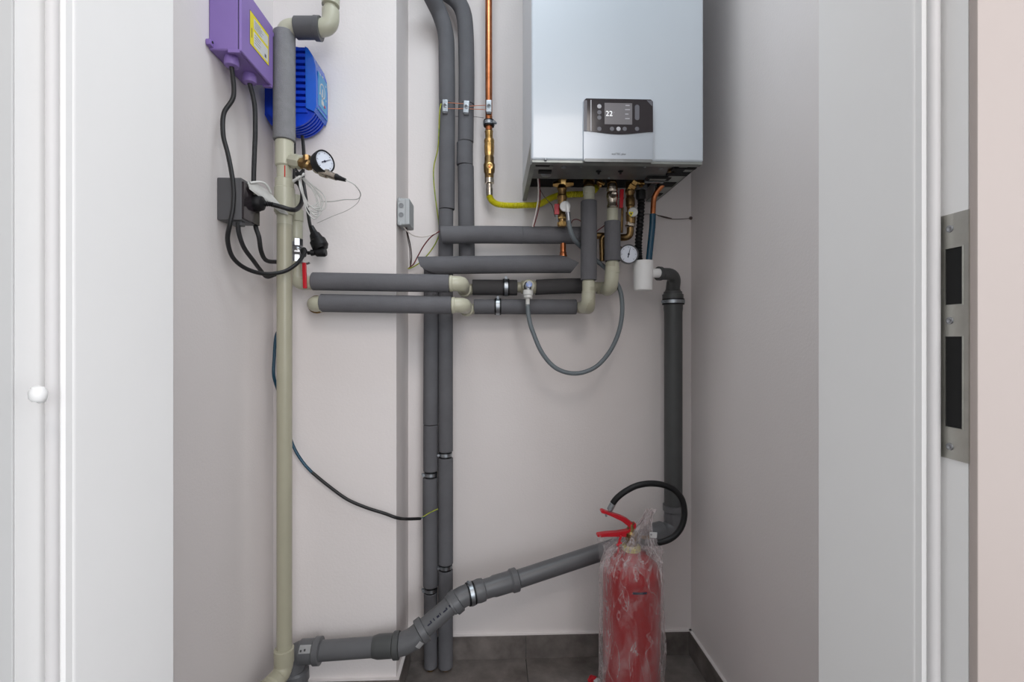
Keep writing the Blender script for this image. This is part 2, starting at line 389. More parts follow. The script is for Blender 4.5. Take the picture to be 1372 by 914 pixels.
# ================================================================ BOILER
BZ = P(800, 215, 1.23).z; bx0 = P(712, 215, 1.23).x; bx1 = P(943, 215, 1.23).x; BT = 2.27
boil = thing('gas_boiler', 'white wall-hung gas boiler with black display panel above the pipes', 'boiler', (0.32, 1.6, BZ))
bm = bmesh.new()
prism(bm, rrect(bx0, bx1, 1.23, 1.30, 0.007, 5)[:12]+[(bx0, 1.30), (bx1, 1.30)], 'Z', BZ, BT) if False else box(bm, bx0, bx1, 1.23, 1.262, BZ, BT, bev=0.006, seg=4)
part('front_cover', bm, M.boiler, boil)
part('side_casing', B(bx0+0.001, bx1-0.001, 1.262, YB, BZ+0.055, BT, bev=0.002), M.boiler, boil)
bp = part('bottom_plate', newbm(lambda b: box(b, bx0+0.004, bx1-0.006, 1.238, 1.262, BZ-0.0015, BZ+0.004),
     lambda b: box(b, bx0+0.012, bx1-0.012, 1.262, 1.385, BZ+0.003, BZ+0.055)), M.plate, boil)
part('bottom_lip', B(bx0+0.002, bx1-0.002, 1.233, 1.252, BZ-0.006, BZ+0.0006, bev=.001), M.plateg, boil)
part('rear_recess', B(bx0+0.014, bx1-0.03, 1.385, YB, BZ+0.047, BZ+0.056), M.dark, boil)
part('side_flange', B(bx0+0.0, bx0+0.013, 1.262, 1.595, BZ-0.001, BZ+0.055), M.plateg, boil)
fr = part('side_flange', newbm(lambda b: box(b, bx1-0.05, bx1-0.001, 1.262, 1.40, BZ-0.001, BZ+0.003), lambda b: box(b, bx1-0.034, bx1-0.001, 1.40, 1.595, BZ-0.001, BZ+0.003), lambda b: box(b, bx1-0.004, bx1-0.001, 1.262, 1.595, BZ-0.001, BZ+0.056)), M.plateg, boil)
def under(px0, px1, py0, py1, m, name, par=bp, dz=-0.0008):
    a = P(px0, py0, 1.3); yA = (BZ-H)*F/(PPY-py0); yBm = (BZ-H)*F/(PPY-py1)
    A_, B_ = P(px0, py0, yA), P(px1, py1, yBm)
    return part(name, B(min(A_.x, B_.x), max(A_.x, B_.x), min(yA, yBm), max(yA, yBm), BZ-0.0022+dz, BZ+0.004, bev=0.0008), m, par)
under(716, 740, 221, 225, M.plateg, 'bracket'); under(722, 738, 228, 231, M.dark, 'opening')
under(718, 736, 219.5, 221.5, M.dark, 'opening')
for (px, py, rr, m) in ((732, 235, .016, M.zinc), (755.5, 225, .008, M.zinc), (778.5, 223.5, .0045, M.zinc), (864, 224, .0045, M.zinc), (885, 226, .008, M.zinc), (816, 239, .004, M.zinc), (731, 214.5, .004, M.zinc), (923, 216.5, .005, M.zinc)):
    yy = (BZ-0.002-H)*F/(PPY-py); q = P(px, py, yy)
    part('screw', R(q+Zv*.003, -Zv, [(0, rr), (.0035, rr*.9), (.005, rr*.5), (.005, 0)], seg=16), m, bp)
for px in (802, 831.5):
    yy = (BZ-H)*F/(PPY-229); q = P(px, 229, yy)
    part('screw_hole', newbm(lambda b: rev(b, q+Zv*.002, -Zv, [(0, .0075), (.004, .0075), (.004, 0)], seg=10), lambda b: rev(b, q+Zv*.002, -Zv, [(0, .004), (.011, .003), (.011, 0)], seg=8)), M.dark, bp)
under(868, 895, 234.5, 239, M.dark, 'opening'); under(871, 891, 236, 238, M.plateg, 'bracket', dz=-.0014)
under(864, 888, 239.5, 241, M.zinc, 'bracket', dz=-.003)
under(897, 920, 227, 232, M.dark, 'opening', fr); under(903, 912, 221, 228, M.dark, 'wire_clip', fr, -.002); under(896, 904, 225, 227, M.brassd, 'wire_clip', fr, -.002)
under(921, 931, 220.5, 223, M.dark, 'opening', fr); under(886, 900, 241, 247, M.dark, 'opening', fr); under(879, 884, 256, 260, M.dark, 'opening', fr)
under(884, 892, 248, 254, M.plateg, 'bracket', fr)
# control panel
pz0 = P(828, 217, 1.222).z; pz1 = P(828, 133, 1.222).z; px0 = P(782, 175, 1.222).x; px1 = P(874.5, 175, 1.222).x
cp = part('control_panel', newbm(lambda b: prism(b, rrect(px0, px1, pz0, pz1, 0.006), 'Y', 1.2205, 1.2302)), M.panelsil, boil, 'silver and black control panel')
part('panel_lip', newbm(lambda b: prism(b, rrect(px0+.001, px1-.001, pz0-.001, pz0+.007, 0.0034), 'Y', 1.2195, 1.2300)), M.plate, cp)
top = []
zc = P(828, 176.5, 1.22).z; W = px1-px0
low = [(px0+W*t, zc+0.0005-0.0075*math.sin(math.pi*t)**1.6) for t in [i/20 for i in range(21)]]
poly = low+[(px1-.0005, pz1-.006)]+[(px1-.006, pz1-.0006), (px0+.006, pz1-.0006), (px0+.0005, pz1-.006)]
bk = part('display_glass', newbm(lambda b: prism(b, poly, 'Y', 1.2190, 1.2206)), M.panelblk, cp)
def face(px_a, px_b, py_a, py_b, t, m, name, par, r=0.001):
    a = P(px_a, py_b, 1.219); b_ = P(px_b, py_a, 1.219)
    return part(name, newbm(lambda b: prism(b, rrect(a.x, b_.x, a.z, b_.z, min(r, (b_.x-a.x)*.45, (b_.z-a.z)*.45)), 'Y', 1.219-t, 1.2192)), m, par)
sc = face(810, 847, 138.5, 166.5, .0004, M.screen, 'screen', bk, .0005)
part('temperature_figure', textmesh('22', .0185, P(816.2, 152.5, 1.2184), Xv, Zv), M.glow, sc)
part('degree_mark', R(P(823, 150.5, 1.2184), -Yv, [(0, .0008), (.0003, .0008)], seg=8), M.btnl, sc)
for py, pa, pb in ((141.5, 838, 843.5), (147, 837.5, 844), (153, 837.5, 842), (159, 837.5, 843.5)):
    face(pa, pb, py-.6, py+.6, .0007, M.btnl, 'menu_line', sc, .0002)
for px, py, m in ((803, 142.5, M.btnl), (803, 150.5, M.btn), (803, 157.5, M.btn), (803, 172.7, M.btn), (820, 172.7, M.btn), (828.7, 172.7, M.btnl), (837, 172.7, M.btn), (853.5, 172.7, M.btn)):
    q = P(px, py, 1.2191)
    part('button', R(q, -Yv, [(0, .0056), (.0005, .0054), (.0007, .0045), (.0005, 0)], seg=20, cap=False), m, bk)
face(850.6, 856.6, 140.5, 161, .0005, M.btn, 'touch_slider', bk, .0055)
face(782.6, 786.5, 134.5, 175.5, .0002, M.btn, 'grey_strip', bk); face(791.2, 792.4, 134, 175.5, .0003, M.btnl, 'light_strip', bk, .0003)
part('corner_mark', newbm(lambda b: prism(b, [(P(866.5, 134.5, 1.219).x, P(866.5, 134.5, 1.219).z), (P(873.6, 134.8, 1.219).x, P(873.6, 134.8, 1.219).z), (P(873.8, 142.5, 1.219).x, P(873.8, 142.5, 1.219).z)], 'Y', 1.2186, 1.2192)), M.btn, bk)
part('model_lettering', textmesh('ecoTEC plus', .0072, P(829, 206.3, 1.2203), Xv, Zv), M.btn, cp)

# ================================================================ INSULATED VERTICALS
YV = 1.55
def vt(name, label, x, secs, r, m, group=None, clamps=(), pre=None):
    t = thing(name, label, 'pipe', P(x, 897, YV) if secs[-1][1] > 800 else P(x, secs[-1][1], YV), group)
    return t
# V1 + L2
v1 = thing('insulated_pipe', 'right-hand grey foam pipe of the vertical pair, running from ceiling to floor beside the chase', 'pipe', P(597, 890, YV))
part('foam_sleeve', T(smooth(PP([(571, -22, YV-.05), (578, -5, YV-.04), (589, 18, YV-.01), (597, 45, YV), (598.5, 80, YV), (599, 141, YV)]), 8), .0258, seg=28), M.foam, v1)
part('foam_sleeve', foam(P(599, 141.2, YV), P(598.5, 281, YV), .0256), M.foam, v1)
part('foam_sleeve', foam(P(597.5, 281.6, YV), P(597, 420, YV), .0238), M.foam, v1)
part('foam_sleeve', foam(P(597, 420.3, YV), P(597, 605, YV), .0236), M.foam, v1)
part('foam_sleeve', foam(P(597, 613.5, YV), P(597, 755, YV), .0242), M.foam, v1)
part('foam_sleeve', foam(P(597, 763.5, YV), P(597, 893, YV), .0238), M.foam, v1)
part('copper_pipe', cyl(P(597, 300, YV), P(597, 898, YV), .0135), M.brassd, v1)
for y in (609, 759): band(P(597, y, YV), Zv, .0185, .010, v1, screw=(-1, -.3, 0))
# L1
l1 = thing('insulated_pipe', 'left-hand grey foam pipe of the vertical pair, starting under the horizontal foam pipes', 'pipe', P(577, 890, YV))
part('foam_sleeve', foam(P(578, 352, YV), P(577, 568.6, YV), .0238), M.foam, l1)
part('foam_sleeve', foam(P(577, 569.4, YV), P(577, 631, YV), .0236), M.foam, l1)
part('foam_sleeve', foam(P(576.5, 640, YV), P(577, 785, YV), .0240), M.foam, l1)
part('foam_sleeve', foam(P(577, 793.5, YV), P(577, 893, YV), .0216), M.foam, l1)
part('copper_pipe', cyl(P(577, 352, YV), P(577, 898, YV), .0125), M.brassd, l1)
for y in (635.5, 789.5): band(P(577, y, YV), Zv, .0180, .010, l1, screw=(-1, -.3, 0))
# V2
v2 = thing('insulated_pipe', 'grey foam pipe coming down next to the copper gas pipe, bent left at the top', 'pipe', P(624, 345, YV))
part('foam_sleeve', T(smooth(PP([(578, -30, YV+.01), (596, -12, YV+.0), (612, 1, YV-.01), (621, 18, YV-.005), (624, 45, YV), (625, 90, YV), (625, 141, YV)]), 8), .0256, seg=28), M.foam, v2)
part('foam_sleeve', foam(P(624.5, 141.2, YV), P(624, 191, YV), .0252), M.foam, v2)
part('foam_sleeve', foam(P(622.8, 191.6, YV), P(622.8, 222, YV), .0262), M.foam, v2)
part('foam_sleeve', foam(P(624, 222.6, YV), P(625.5, 350, YV), .0258), M.foam, v2)
# T1, T2 horizontal
YT = 1.487
t1 = thing('insulated_pipe', 'upper horizontal grey foam pipe crossing in front of the vertical foam pipes', 'pipe', P(690, 327, YT))
def cutfoam(a, b, r, cutl, cutr, bulge=0, m=None, hole=.45):
    """horizontal sleeve whose ends are cut at a slant (cut = x shift per unit height)"""
    bm = bmesh.new(); a, b = V(a), V(b); n = 24; N = 14; rings = []
    d = (b-a); L = d.length; dn = d.normalized(); u = Zv-dn*dn.z; u.normalize(); v = dn.cross(u)
    for i in range(N+1):
        t = i/N; ring = []
        for k in range(n):
            an = 2*math.pi*k/n; off = (u*math.cos(an)+v*math.sin(an))*r
            sh = 0
            if i <= 3: sh = cutl(math.cos(an))*(1-i/3)
            if i >= N-3: sh = cutr(math.cos(an))*(1-(N-i)/3)
            ring.append(bm.verts.new(a+d*t+off+dn*sh+u*(bulge*math.sin(math.pi*t))))
        rings.append(ring)
    for p, q in zip(rings, rings[1:]):
        for k in range(n): bm.faces.new((p[k], p[(k+1) % n], q[(k+1) % n], q[k]))
    for ring, s in ((rings[0], 1), (rings[-1], -1)):
        c = sum((v_.co for v_ in ring), V((0, 0, 0)))/n
        inner = [bm.verts.new(c+(v_.co-c)*hole) for v_ in ring]
        deep = [bm.verts.new(v_.co+dn*s*0.02) for v_ in inner]
        for k in range(n):
            j = (k+1) % n
            bm.faces.new((ring[k], inner[k], inner[j], ring[j])); bm.faces.new((inner[k], deep[k], deep[j], inner[j]))
        bm.faces.new(deep)
    return bm
part('foam_sleeve', cutfoam(P(592, 315, YT), P(700, 315, YT), .0272, lambda c: -.003*c, lambda c: 0, .001), M.foam, t1)
part('foam_sleeve', cutfoam(P(700.3, 315, YT), P(780, 315.5, YT), .0268, lambda c: 0, lambda c: 0), M.foam, t1)
part('copper_pipe', cyl(P(600, 315, YT), P(812, 316, YT), .0105), M.brassd, t1)
t2 = thing('insulated_pipe', 'lower horizontal grey foam pipe with both ends cut at a slant', 'pipe', P(670, 368, YT))
part('foam_sleeve', cutfoam(P(570, 356, YT), P(765, 354, YT), .0278, lambda c: -.014-.009*max(c, 0)+.054*max(-c, 0)**2, lambda c: .020-.052*max(c, 0)-.022*max(-c, 0), .0008), M.foam, t2)

# ================================================================ LEFT HORIZONTALS -> RISERS
YH = 1.33; YA = 1.52; YR = 1.425
h1 = thing('heating_pipe', 'upper of two foam-covered beige plastic pipes running right from the red lever valve', 'pipe', P(520, 390, YH))
h2 = thing('heating_pipe', 'lower of two foam-covered beige plastic pipes below the red lever valve', 'pipe', P(520, 418, YH))
rP = .0168
for t, yy, xs, xe, xel, yB_, xb0, xb1 in ((h1, 378, 419, 602, 613, 384.5, 633, 693), (h2, 407, 430, 605, 616, 411.5, 636, 772)):
    part('foam_sleeve', foam(P(xs, yy-1, YH), P(xe, yy+2, YH), .0248, hole=.68), M.foam, t)
    part('pipe', cyl(P(xs-6, yy, YH), P(xe+8, yy+2, YH), .0165), M.ppr, t)
    e0 = P(xe+2, yy+2, YH); e1 = P(xel+2, yy+2, YH); e1.y = YH
    c_ = e1+V((0.006, 0, 0)); back = V((c_.x, YA, P(xel, yB_, YA).z)); back.x = c_.x
    part('elbow', T(fillet([e0, c_, c_+V((0, .055, 0))], .022), .0212, seg=22), M.ppr, t)
    part('collar', cyl(e0-Xv*.004, e0+Xv*.006, .0232), M.ppr, t)
    part('pipe', T(fillet([c_+V((0, .05, 0)), V((c_.x, YA, e1.z-.004)), V((P(xb0+8, yB_, YA).x, YA, P(640, yB_, YA).z))], .04), .0165), M.ppr2, t)
    part('elbow', T(fillet([V((c_.x, YA-.05, e1.z-.003)), V((c_.x, YA, e1.z-.004)), V((P(xb0-2, yB_, YA).x, YA, P(640, yB_, YA).z))], .03), .0208, seg=20), M.ppr2, t)
# left ends
o = P(418, 378, YH)
part('elbow', T(fillet([P(431, 407, YH), P(419, 407, YH), P(419, 407, YH)+V((0, .06, .0))], .024), .0212, seg=22), M.ppr, h2)
part('collar', cyl(P(431, 407, YH)-Xv*.004, P(431, 407, YH)+Xv*.004, .0232), M.ppr, h2)
part('shut_off_rim', R(P(419, 407, YH)+Yv*.028, Yv, [(0, .021), (0, .0255), (.006, .0255), (.006, .021)], cap=False), M.brassd, h2)
# right-hand parts of h1
part('foam_sleeve', foam(P(633, 385, YA), P(693, 385.5, YA), .0248, hole=.68), M.foamdark, h1)
band(P(678, 385, YA), Xv, .0252, .011, h1, screw=(0, -.2, 1))
part('pipe', cyl(P(690, 385, YA), P(724, 385, YA), .0165), M.ppr2, h1)
part('tee', newbm(lambda b: rev(b, P(698, 385, YA), Xv, [(0, .019), (.003, .0215), (.045, .0215), (.048, .019)]), lambda b: rev(b, P(707, 385, YA), -Yv, [(0, .021), (.040, .0205), (.043, .018)])), M.ppr2, h1)
part('foam_sleeve', cutfoam(P(718, 385, YA), P(783, 383, YA), .0245, lambda c: .002*c, lambda c: 0, .001, hole=.68), M.foamdark, h1)
part('pipe', cyl(P(783, 384, YA), P(806, 385, YA), .0165), M.ppr2, h1)
part('elbow', T(fillet([P(800, 386, YA), P(817, 386, YA), P(819.5, 384, YR), P(820, 352, YR)], .03), .0195, seg=22), M.ppr2, h1)
part('elbow', T(fillet([V((P(817, 383, YR).x-.001, YR+.035, P(817, 386, YR).z)), P(818.5, 386, YR), P(820.5, 358, YR)], .028), .0212, seg=22), M.ppr, h1)
part('collar', cyl(P(820.5, 367, YR), P(820.5, 363, YR), .0222), M.ppr, h1)
part('pipe', cyl(P(820.5, 363, YR), P(820.5, 284, YR), .0168), M.ppr, h1)
part('collar', cyl(P(820.5, 366, YR), P(820.7, 351, YR), .0192), M.ppr, h1)
part('foam_sleeve', foam(P(820.6, 350, YR), P(820.6, 297, YR), .0240, hole=.72), M.foamlight if False else M.foam, h1)
part('threaded_socket', R2(P(820.5, 297, YR), P(820.5, 279.5, YR), [(0, .0160), (.0, .0162), (.9, .0168), (1, .0155)], seg=16), M.ppr, h1)
vb = part('ball_valve', R2(P(820.5, 280, YR), P(820, 247, YR), [(0, .013), (.05, .0165), (.12, .0165), (.16, .0145), (.3, .0145), (.36, .0165), (.5, .0175), (.62, .0165), (.68, .0145), (.74, .0165), (.88, .0165), (.92, .012), (1, .012)], seg=14), M.nickel, h1, 'nickel ball valve with red butterfly handle')
part('gauge_port', R(P(820, 263.5, YR)-Yv*.012, -Yv, [(0, .010), (.010, .010), (.013, .008), (.011, .005), (.011, 0)], seg=16), M.nickel, vb)
part('valve_stem', cyl(P(822, 266, YR), P(836, 266, YR), .0035), M.nickel, vb)
part('valve_handle', newbm(lambda b: box(b, P(830, 266, YR).x, P(834.8, 266, YR).x, YR-.006, YR+.006, P(832, 279, YR).z, P(832, 254, YR).z, bev=.002, rot=Matrix.Rotation(math.radians(3), 3, 'Y'))), M.red, vb, 'red butterfly handle')
jag('brass_nut', P(820, 248, YR), P(820, 240, YR+.01), .0155, M.brassd, h1)
# right-hand parts of h2
part('foam_sleeve', foam(P(635, 411, YA), P(772, 411.3, YA), .0240, hole=.68), M.foam, h2)
band(P(667, 411, YA), Xv, .0245, .011, h2, screw=(0, -.2, 1))
part('pipe', cyl(P(770, 412, YA), P(782, 412, YA), .0168), M.ppr2, h2)
part('elbow', T(fillet([P(776, 412, YA), P(787, 413, YA), P(789, 412, YR), P(789, 385, YR)], .03), .0190, seg=22), M.ppr2, h2)
part('elbow', T(fillet([V((P(787, 412, YR).x-.004, YR+.04, P(787, 410, YR).z)), P(788, 409, YR), P(788.5, 390, YR)], .026), .0200, seg=22), M.ppr, h2)
part('collar', cyl(P(788.5, 391, YR), P(788.5, 376, YR), .0190), M.ppr, h2)
part('collar', cyl(P(788.5, 393, YR), P(788.5, 391, YR), .0206), M.ppr, h2)
part('pipe', cyl(P(788.5, 378, YR), P(789, 265, YR), .0165), M.ppr, h2)
part('foam_sleeve', foam(P(788.8, 375.5, YR), P(789, 269.5, YR), .0240, hole=.72), M.foam, h2)
part('threaded_socket', R2(P(789, 270, YR), P(789, 251, YR), [(0, .0165), (.5, .0165), (.52, .0178), (.95, .0178), (1, .016)], seg=20), M.ppr, h2)
part('brass_nut', R2(P(789, 251.5, YR), P(789, 240, YR+.01), [(0, .0150), (.1, .0165), (.5, .0165), (.55, .0135), (.65, .0135), (.7, .017), (1, .017)], seg=12), M.brassd, h2)

# ================================================================ FILLING HOSE (grey loop)
fh = thing('filling_hose', 'blue-grey flexible filling hose hanging in a loop below the boiler', 'hose', P(770, 503, 1.45))
hp = PP([(762, 296, 1.40), (764, 308, 1.40), (770, 322, 1.41), (779, 331, 1.45), (790, 342, 1.465), (805, 354, 1.465), (815, 363, 1.467), (825, 377, 1.46), (832, 394, 1.455), (833.5, 420, 1.45), (828, 448, 1.45), (815, 474, 1.45), (796, 493, 1.45), (771, 500.5, 1.45), (746, 494, 1.45), (727, 474, 1.45), (714, 445, 1.45), (708.5, 425, 1.45), (707, 408, 1.45)])
part('hose', T(smooth(hp, 10), .0068, seg=12), M.hose, fh)
part('ferrule', cyl(P(707, 411, 1.45), P(707, 399, 1.45), .0065), M.offw, fh)
part('ferrule', cyl(P(762, 297, 1.40), P(761, 284, 1.40), .0066), M.chrome, fh)
part('hose_end', T(fillet(PP([(761, 285, 1.40), (760, 273, 1.40)])+[P(759, 273, 1.42)], .006), .0056, seg=12), M.white, fh)
dc = P(757.5, 276, 1.40)
part('connector_disc', R(dc+Yv*.02, -Yv, [(0, .012), (.012, .0135), (.013, .0155), (.017, .0155), (.019, .013), (.017, .009), (.017, 0)], seg=24, cap=False), M.white, fh)
part('connector_nut', R2(P(707.5, 400, 1.45), P(707.5, 389, 1.452), [(0, .0115), (.1, .0135), (.4, .0135), (.42, .0155), (.95, .0155), (1, .014)], seg=20), M.offw, fh)
cf = P(707.5, 383, 1.452)
ct = part('connector_valve', newbm(lambda b: rev(b, V((cf.x, YA-.03, cf.z)), -Yv, [(0, .014), (.012, .014), (.014, .0115), (.034, .0115), (.038, .009), (.045, .009)], seg=10), lambda b: rev(b, cf-Zv*.012, Zv, [(0, .010), (.02, .010), (.024, .007), (.024, 0)], seg=12)), M.chrome, fh)
part('blue_cap', R(cf+V((.002, -.014, .002)), -Yv, [(0, .0095), (.005, .0095), (.007, .0075), (.006, .004), (.006, 0)], seg=16), M.bluering, ct)

# ================================================================ BRASS COLUMNS UNDER BOILER
YG = 1.44
g1 = thing('drain_valve', 'brass service valve with small red lever left of the white hose connector', 'valve', P(753, 325, YG))
part('valve_body', R2(P(753, 302, YG), P(753, 248, YG), [(0, .010), (.02, .0125), (.25, .013), (.28, .0105), (.36, .0105), (.38, .0125), (.62, .0135), (.66, .0155), (.72, .0155), (.75, .0125), (.86, .0125), (.9, .015), (.97, .013), (1, .012)], seg=14), M.brassd, g1)
part('union_nut', R2(P(753, 304, YG), P(753, 292, YG), [(0, .0115), (.15, .0145), (.5, .0145), (.55, .012), (.8, .012), (.85, .015), (1, .015)], seg=8), M.brass, g1)
part('hex_cap', newbm(lambda b: rev(b, P(757, 246.5, YG), -Xv*.9+Yv*.2, [(-.026, .006), (-.016, .010), (0, .012), (.018, .012), (.03, .008), (.036, .006)], seg=6), lambda b: rev(b, P(754, 249, YG), Zv, [(-.006, .010), (.016, .017)], seg=6)), M.brass, g1)
part('lever', newbm(lambda b: box(b, P(742, 280, YG).x, P(748.5, 280, YG).x, YG-.016, YG-.010, P(745, 289, YG).z, P(745, 275, YG).z, bev=.0015)), M.red, g1, 'small red lever')
part('lever_arm', T(fillet(PP([(746, 287, YG-.01), (747, 296, YG-.01), (751, 300, YG)]), .01), .0022, seg=8), M.zinc, g1)
part('copper_pipe', cyl(P(753.5, 306, YG+.03), P(754.5, 350, YG+.03), .0090), M.copper, g1) if False else None
cpipe = thing('copper_stub', 'short copper stub pipe between the two horizontal foam pipes', 'pipe', P(754.5, 345, YT))
part('pipe', cyl(P(754.5, 320, YT), P(754.5, 350, YT), .0092), M.copper, cpipe)
part('press_ring', newbm(lambda b: rev(b, P(754.5, 341, YT), Zv, [(-.008, .0095), (-.006, .0125), (-.002, .0125), (0, .0105), (.003, .0105), (.005, .0115), (.007, .0095)], seg=20)), M.copper, cpipe)
# small drain cock between C1 and C2
dk = thing('bleed_screw', 'small brass bleed screw under the boiler between two risers', 'valve', P(804, 252, 1.42))
part('screw_body', R2(P(804, 251, 1.42), P(803.5, 238, 1.43), [(0, .003), (.1, .006), (.3, .006), (.33, .010), (.6, .010), (.63, .006), (1, .009)], seg=6), M.brass, dk)
part('wing', B(P(800, 246, 1.42).x, P(810, 246, 1.42).x, 1.412, 1.42, P(804, 247, 1.42).z, P(804, 243.5, 1.42).z, bev=.001, rot=Matrix.Rotation(.5, 3, 'Y')), M.brass, dk)
# C3 column
c3 = thing('filling_valve', 'tarnished brass filling valve with white and yellow knob beside the red handle', 'valve', P(845, 325, YG))
part('valve_body', R2(P(845.5, 300, YG), P(843.5, 244, YG), [(0, .013), (.1, .0145), (.28, .0145), (.3, .0115), (.42, .0115), (.44, .014), (.6, .014), (.64, .0115), (.7, .0115), (.74, .015), (.8, .015), (.84, .0125), (1, .012)], seg=12), M.brassd, c3)
part('angled_inlet', R2(P(842, 256, YG), P(852, 242, YG-.02), [(0, .011), (.35, .011), (.4, .014), (.65, .014), (.7, .010), (1, .010)], seg=8), M.brass, c3)
part('inlet_nipple', newbm(lambda b: rev(b, P(859, 250, YG), Zv, [(-.002, .003), (0, .006), (.008, .006), (.009, .0095), (.02, .0095)], seg=8), lambda b: rev(b, P(850, 245, YG), Xv, [(0, .007), (.03, .007)], seg=8)), M.brass, c3)
part('knob', R(P(845.5, 286.5, YG)-Yv*.008, -Yv, [(0, .012), (.010, .0145), (.014, .0145), (.017, .012), (.017, 0)], seg=24), M.offw, c3, 'white knob with a yellow mark')
kq = P(845.5, 286.5, YG-.026)
part('yellow_mark', newbm(lambda b: prism(b, [(kq.x-.007, kq.z+.006), (kq.x+.007, kq.z+.006), (kq.x+.005, kq.z-.001), (kq.x, kq.z-.009), (kq.x-.005, kq.z-.001)], 'Y', kq.y, kq.y+.002)), M.yellowlab, c3)
part('mark_hole', newbm(lambda b: prism(b, [(kq.x-.003, kq.z+.003), (kq.x+.003, kq.z+.003), (kq.x, kq.z-.004)], 'Y', kq.y-.0006, kq.y)), M.ink, c3)
part('union_nut', R2(P(844.5, 304, YG), P(845, 295, YG), [(0, .0145), (.1, .0160), (.3, .0160), (.35, .0125), (1, .0125)], seg=10), M.nickel, c3)
part('elbow', T(fillet(PP([(844.5, 305, YG), (844.5, 318, YG), (827, 318.5, YG+.02)]), .018), .0105, seg=16), M.brassd, c3)
part('pipe', T(fillet(PP([(829, 318.5, YG+.015), (806, 315, YG+.03), (807, 350, YG+.03)]), .02), .0085, seg=14), M.brassd, c3)
part('side_rod', T(PP([(834, 278, YG+.01), (833, 312, YG+.01)]), .004, seg=8), M.brassd, c3)
# gauge under
def gauge(name, label, c, nrm, r, dep, ang, rimm, dialm=M.dial):
    g = thing(name, label, 'gauge', c); nrm = V(nrm).normalized(); c = V(c)
    u, v = frame(nrm)
    up = (Zv-nrm*nrm.z).normalized(); rt = up.cross(nrm).normalized()
    if rt.x < 0: rt = -rt
    part('housing', R(c-nrm*dep, nrm, [(0, r*.55), (.002, r*.9), (dep*.45, r*.97), (dep*.8, r), (dep, r), (dep+.001, r*.96), (dep+.001, r*.88), (dep-.002, r*.86), (dep-.002, 0)], seg=36, cap=False), rimm, g)
    dl_ = part('dial', R(c-nrm*.0018, nrm, [(0, r*.86), (.0006, r*.86), (.0006, 0)], seg=32, cap=False), dialm, g)
    bm = bmesh.new(); q = c-nrm*.0011
    for k in range(25):
        a = math.radians(-135+270*k/24); dr = up*math.cos(a)+rt*math.sin(a); sd = up*-math.sin(a)+rt*math.cos(a)
        l = .13 if k % 4 == 0 else .07; w_ = r*.012 if k % 4 else r*.022
        a0 = q+dr*r*.78; a1 = q+dr*r*(.78-l)
        vs = [bm.verts.new(a0+sd*w_), bm.verts.new(a0-sd*w_), bm.verts.new(a1-sd*w_), bm.verts.new(a1+sd*w_)]
        f = bm.faces.new(vs); e = bmesh.ops.extrude_face_region(bm, geom=[f]); bmesh.ops.translate(bm, verts=[x for x in e['geom'] if isinstance(x, bmesh.types.BMVert)], vec=nrm*.0002)
    part('scale_marks', bm, M.ink, dl_)
    a = math.radians(ang); dr = up*math.cos(a)+rt*math.sin(a)
    part('needle', newbm(lambda b: sweep(b, [c-dr*r*.35, c+dr*r*.1, c+dr*r*.68], lambda t: r*(.055-.04*t), seg=6), lambda b: rev(b, c-nrm*.0015, nrm, [(0, r*.1), (.0015, r*.1), (.002, 0)], seg=10)), M.ink, dl_)
    return g
g2 = gauge('pressure_gauge', 'round white pressure gauge facing forward beside the white drain funnel', P(842.5, 340.5, 1.425), (0, -1, .02), .0300, .018, 14, M.boxg)
# C2 union behind gauge: stem
part('stem', cyl(P(842, 338, 1.44), P(826, 330, 1.46), .006), M.brassd, g2)
# black corrugated hose
bh = thing('corrugated_hose', 'black ribbed hose running from the boiler down into the white funnel', 'hose', P(858, 352, 1.46))
hp = smooth(PP([(858.5, 255, 1.46), (859, 275, 1.46), (857.5, 300, 1.46), (855.5, 325, 1.46), (856, 345, 1.46), (860, 360, 1.46)]), 16)
L_ = len(hp)
part('hose', T(hp, lambda t: .0105+.0016*math.sin(t*2*math.pi*27), seg=14), M.rubber, bh)
part('hose_cuff', R2(P(858.5, 268, 1.46), P(858.5, 255, 1.46), [(0, .011), (.2, .0150), (1, .0145)], seg=16), M.rubber, bh)
part('clip', B(P(852, 250, 1.46).x, P(866, 250, 1.46).x, 1.446, 1.47, P(858, 255.5, 1.46).z, P(858, 247, 1.46).z, bev=.002), M.boxg, bh)
# overflow tube copper + blue
bt = thing('overflow_pipe', 'bent copper pipe ending in a blue plastic tube above the white funnel', 'pipe', P(868, 350, 1.44))
part('copper_section', T(fillet(PP([(892, 236, 1.42), (889, 246, 1.42), (876, 262, 1.44), (874.5, 292, 1.44)]), .03), .0080, seg=16), M.copper, bt)
part('blue_tube', T(smooth(PP([(874.5, 287, 1.44), (874, 303, 1.44), (871.5, 328, 1.44), (868, 362, 1.44)]), 8), .0095, seg=16), M.tube, bt)
# funnel
fu = thing('drain_funnel', 'white plastic drain funnel cup below the blue tube', 'funnel', P(862, 388, 1.45))
part('cup', R2(P(861.5, 389, 1.45), P(861.5, 350, 1.45), [(0, 0), (0, .0265), (.03, .0282), (.7, .0305), (.72, .0305), (1, .0312), (1, .0290), (.75, .0280), (.75, 0)], seg=32, cap=False), M.white, fu)
part('outlet', cyl(P(872, 366, 1.45), P(884, 366, 1.46), .0145), M.white, fu)

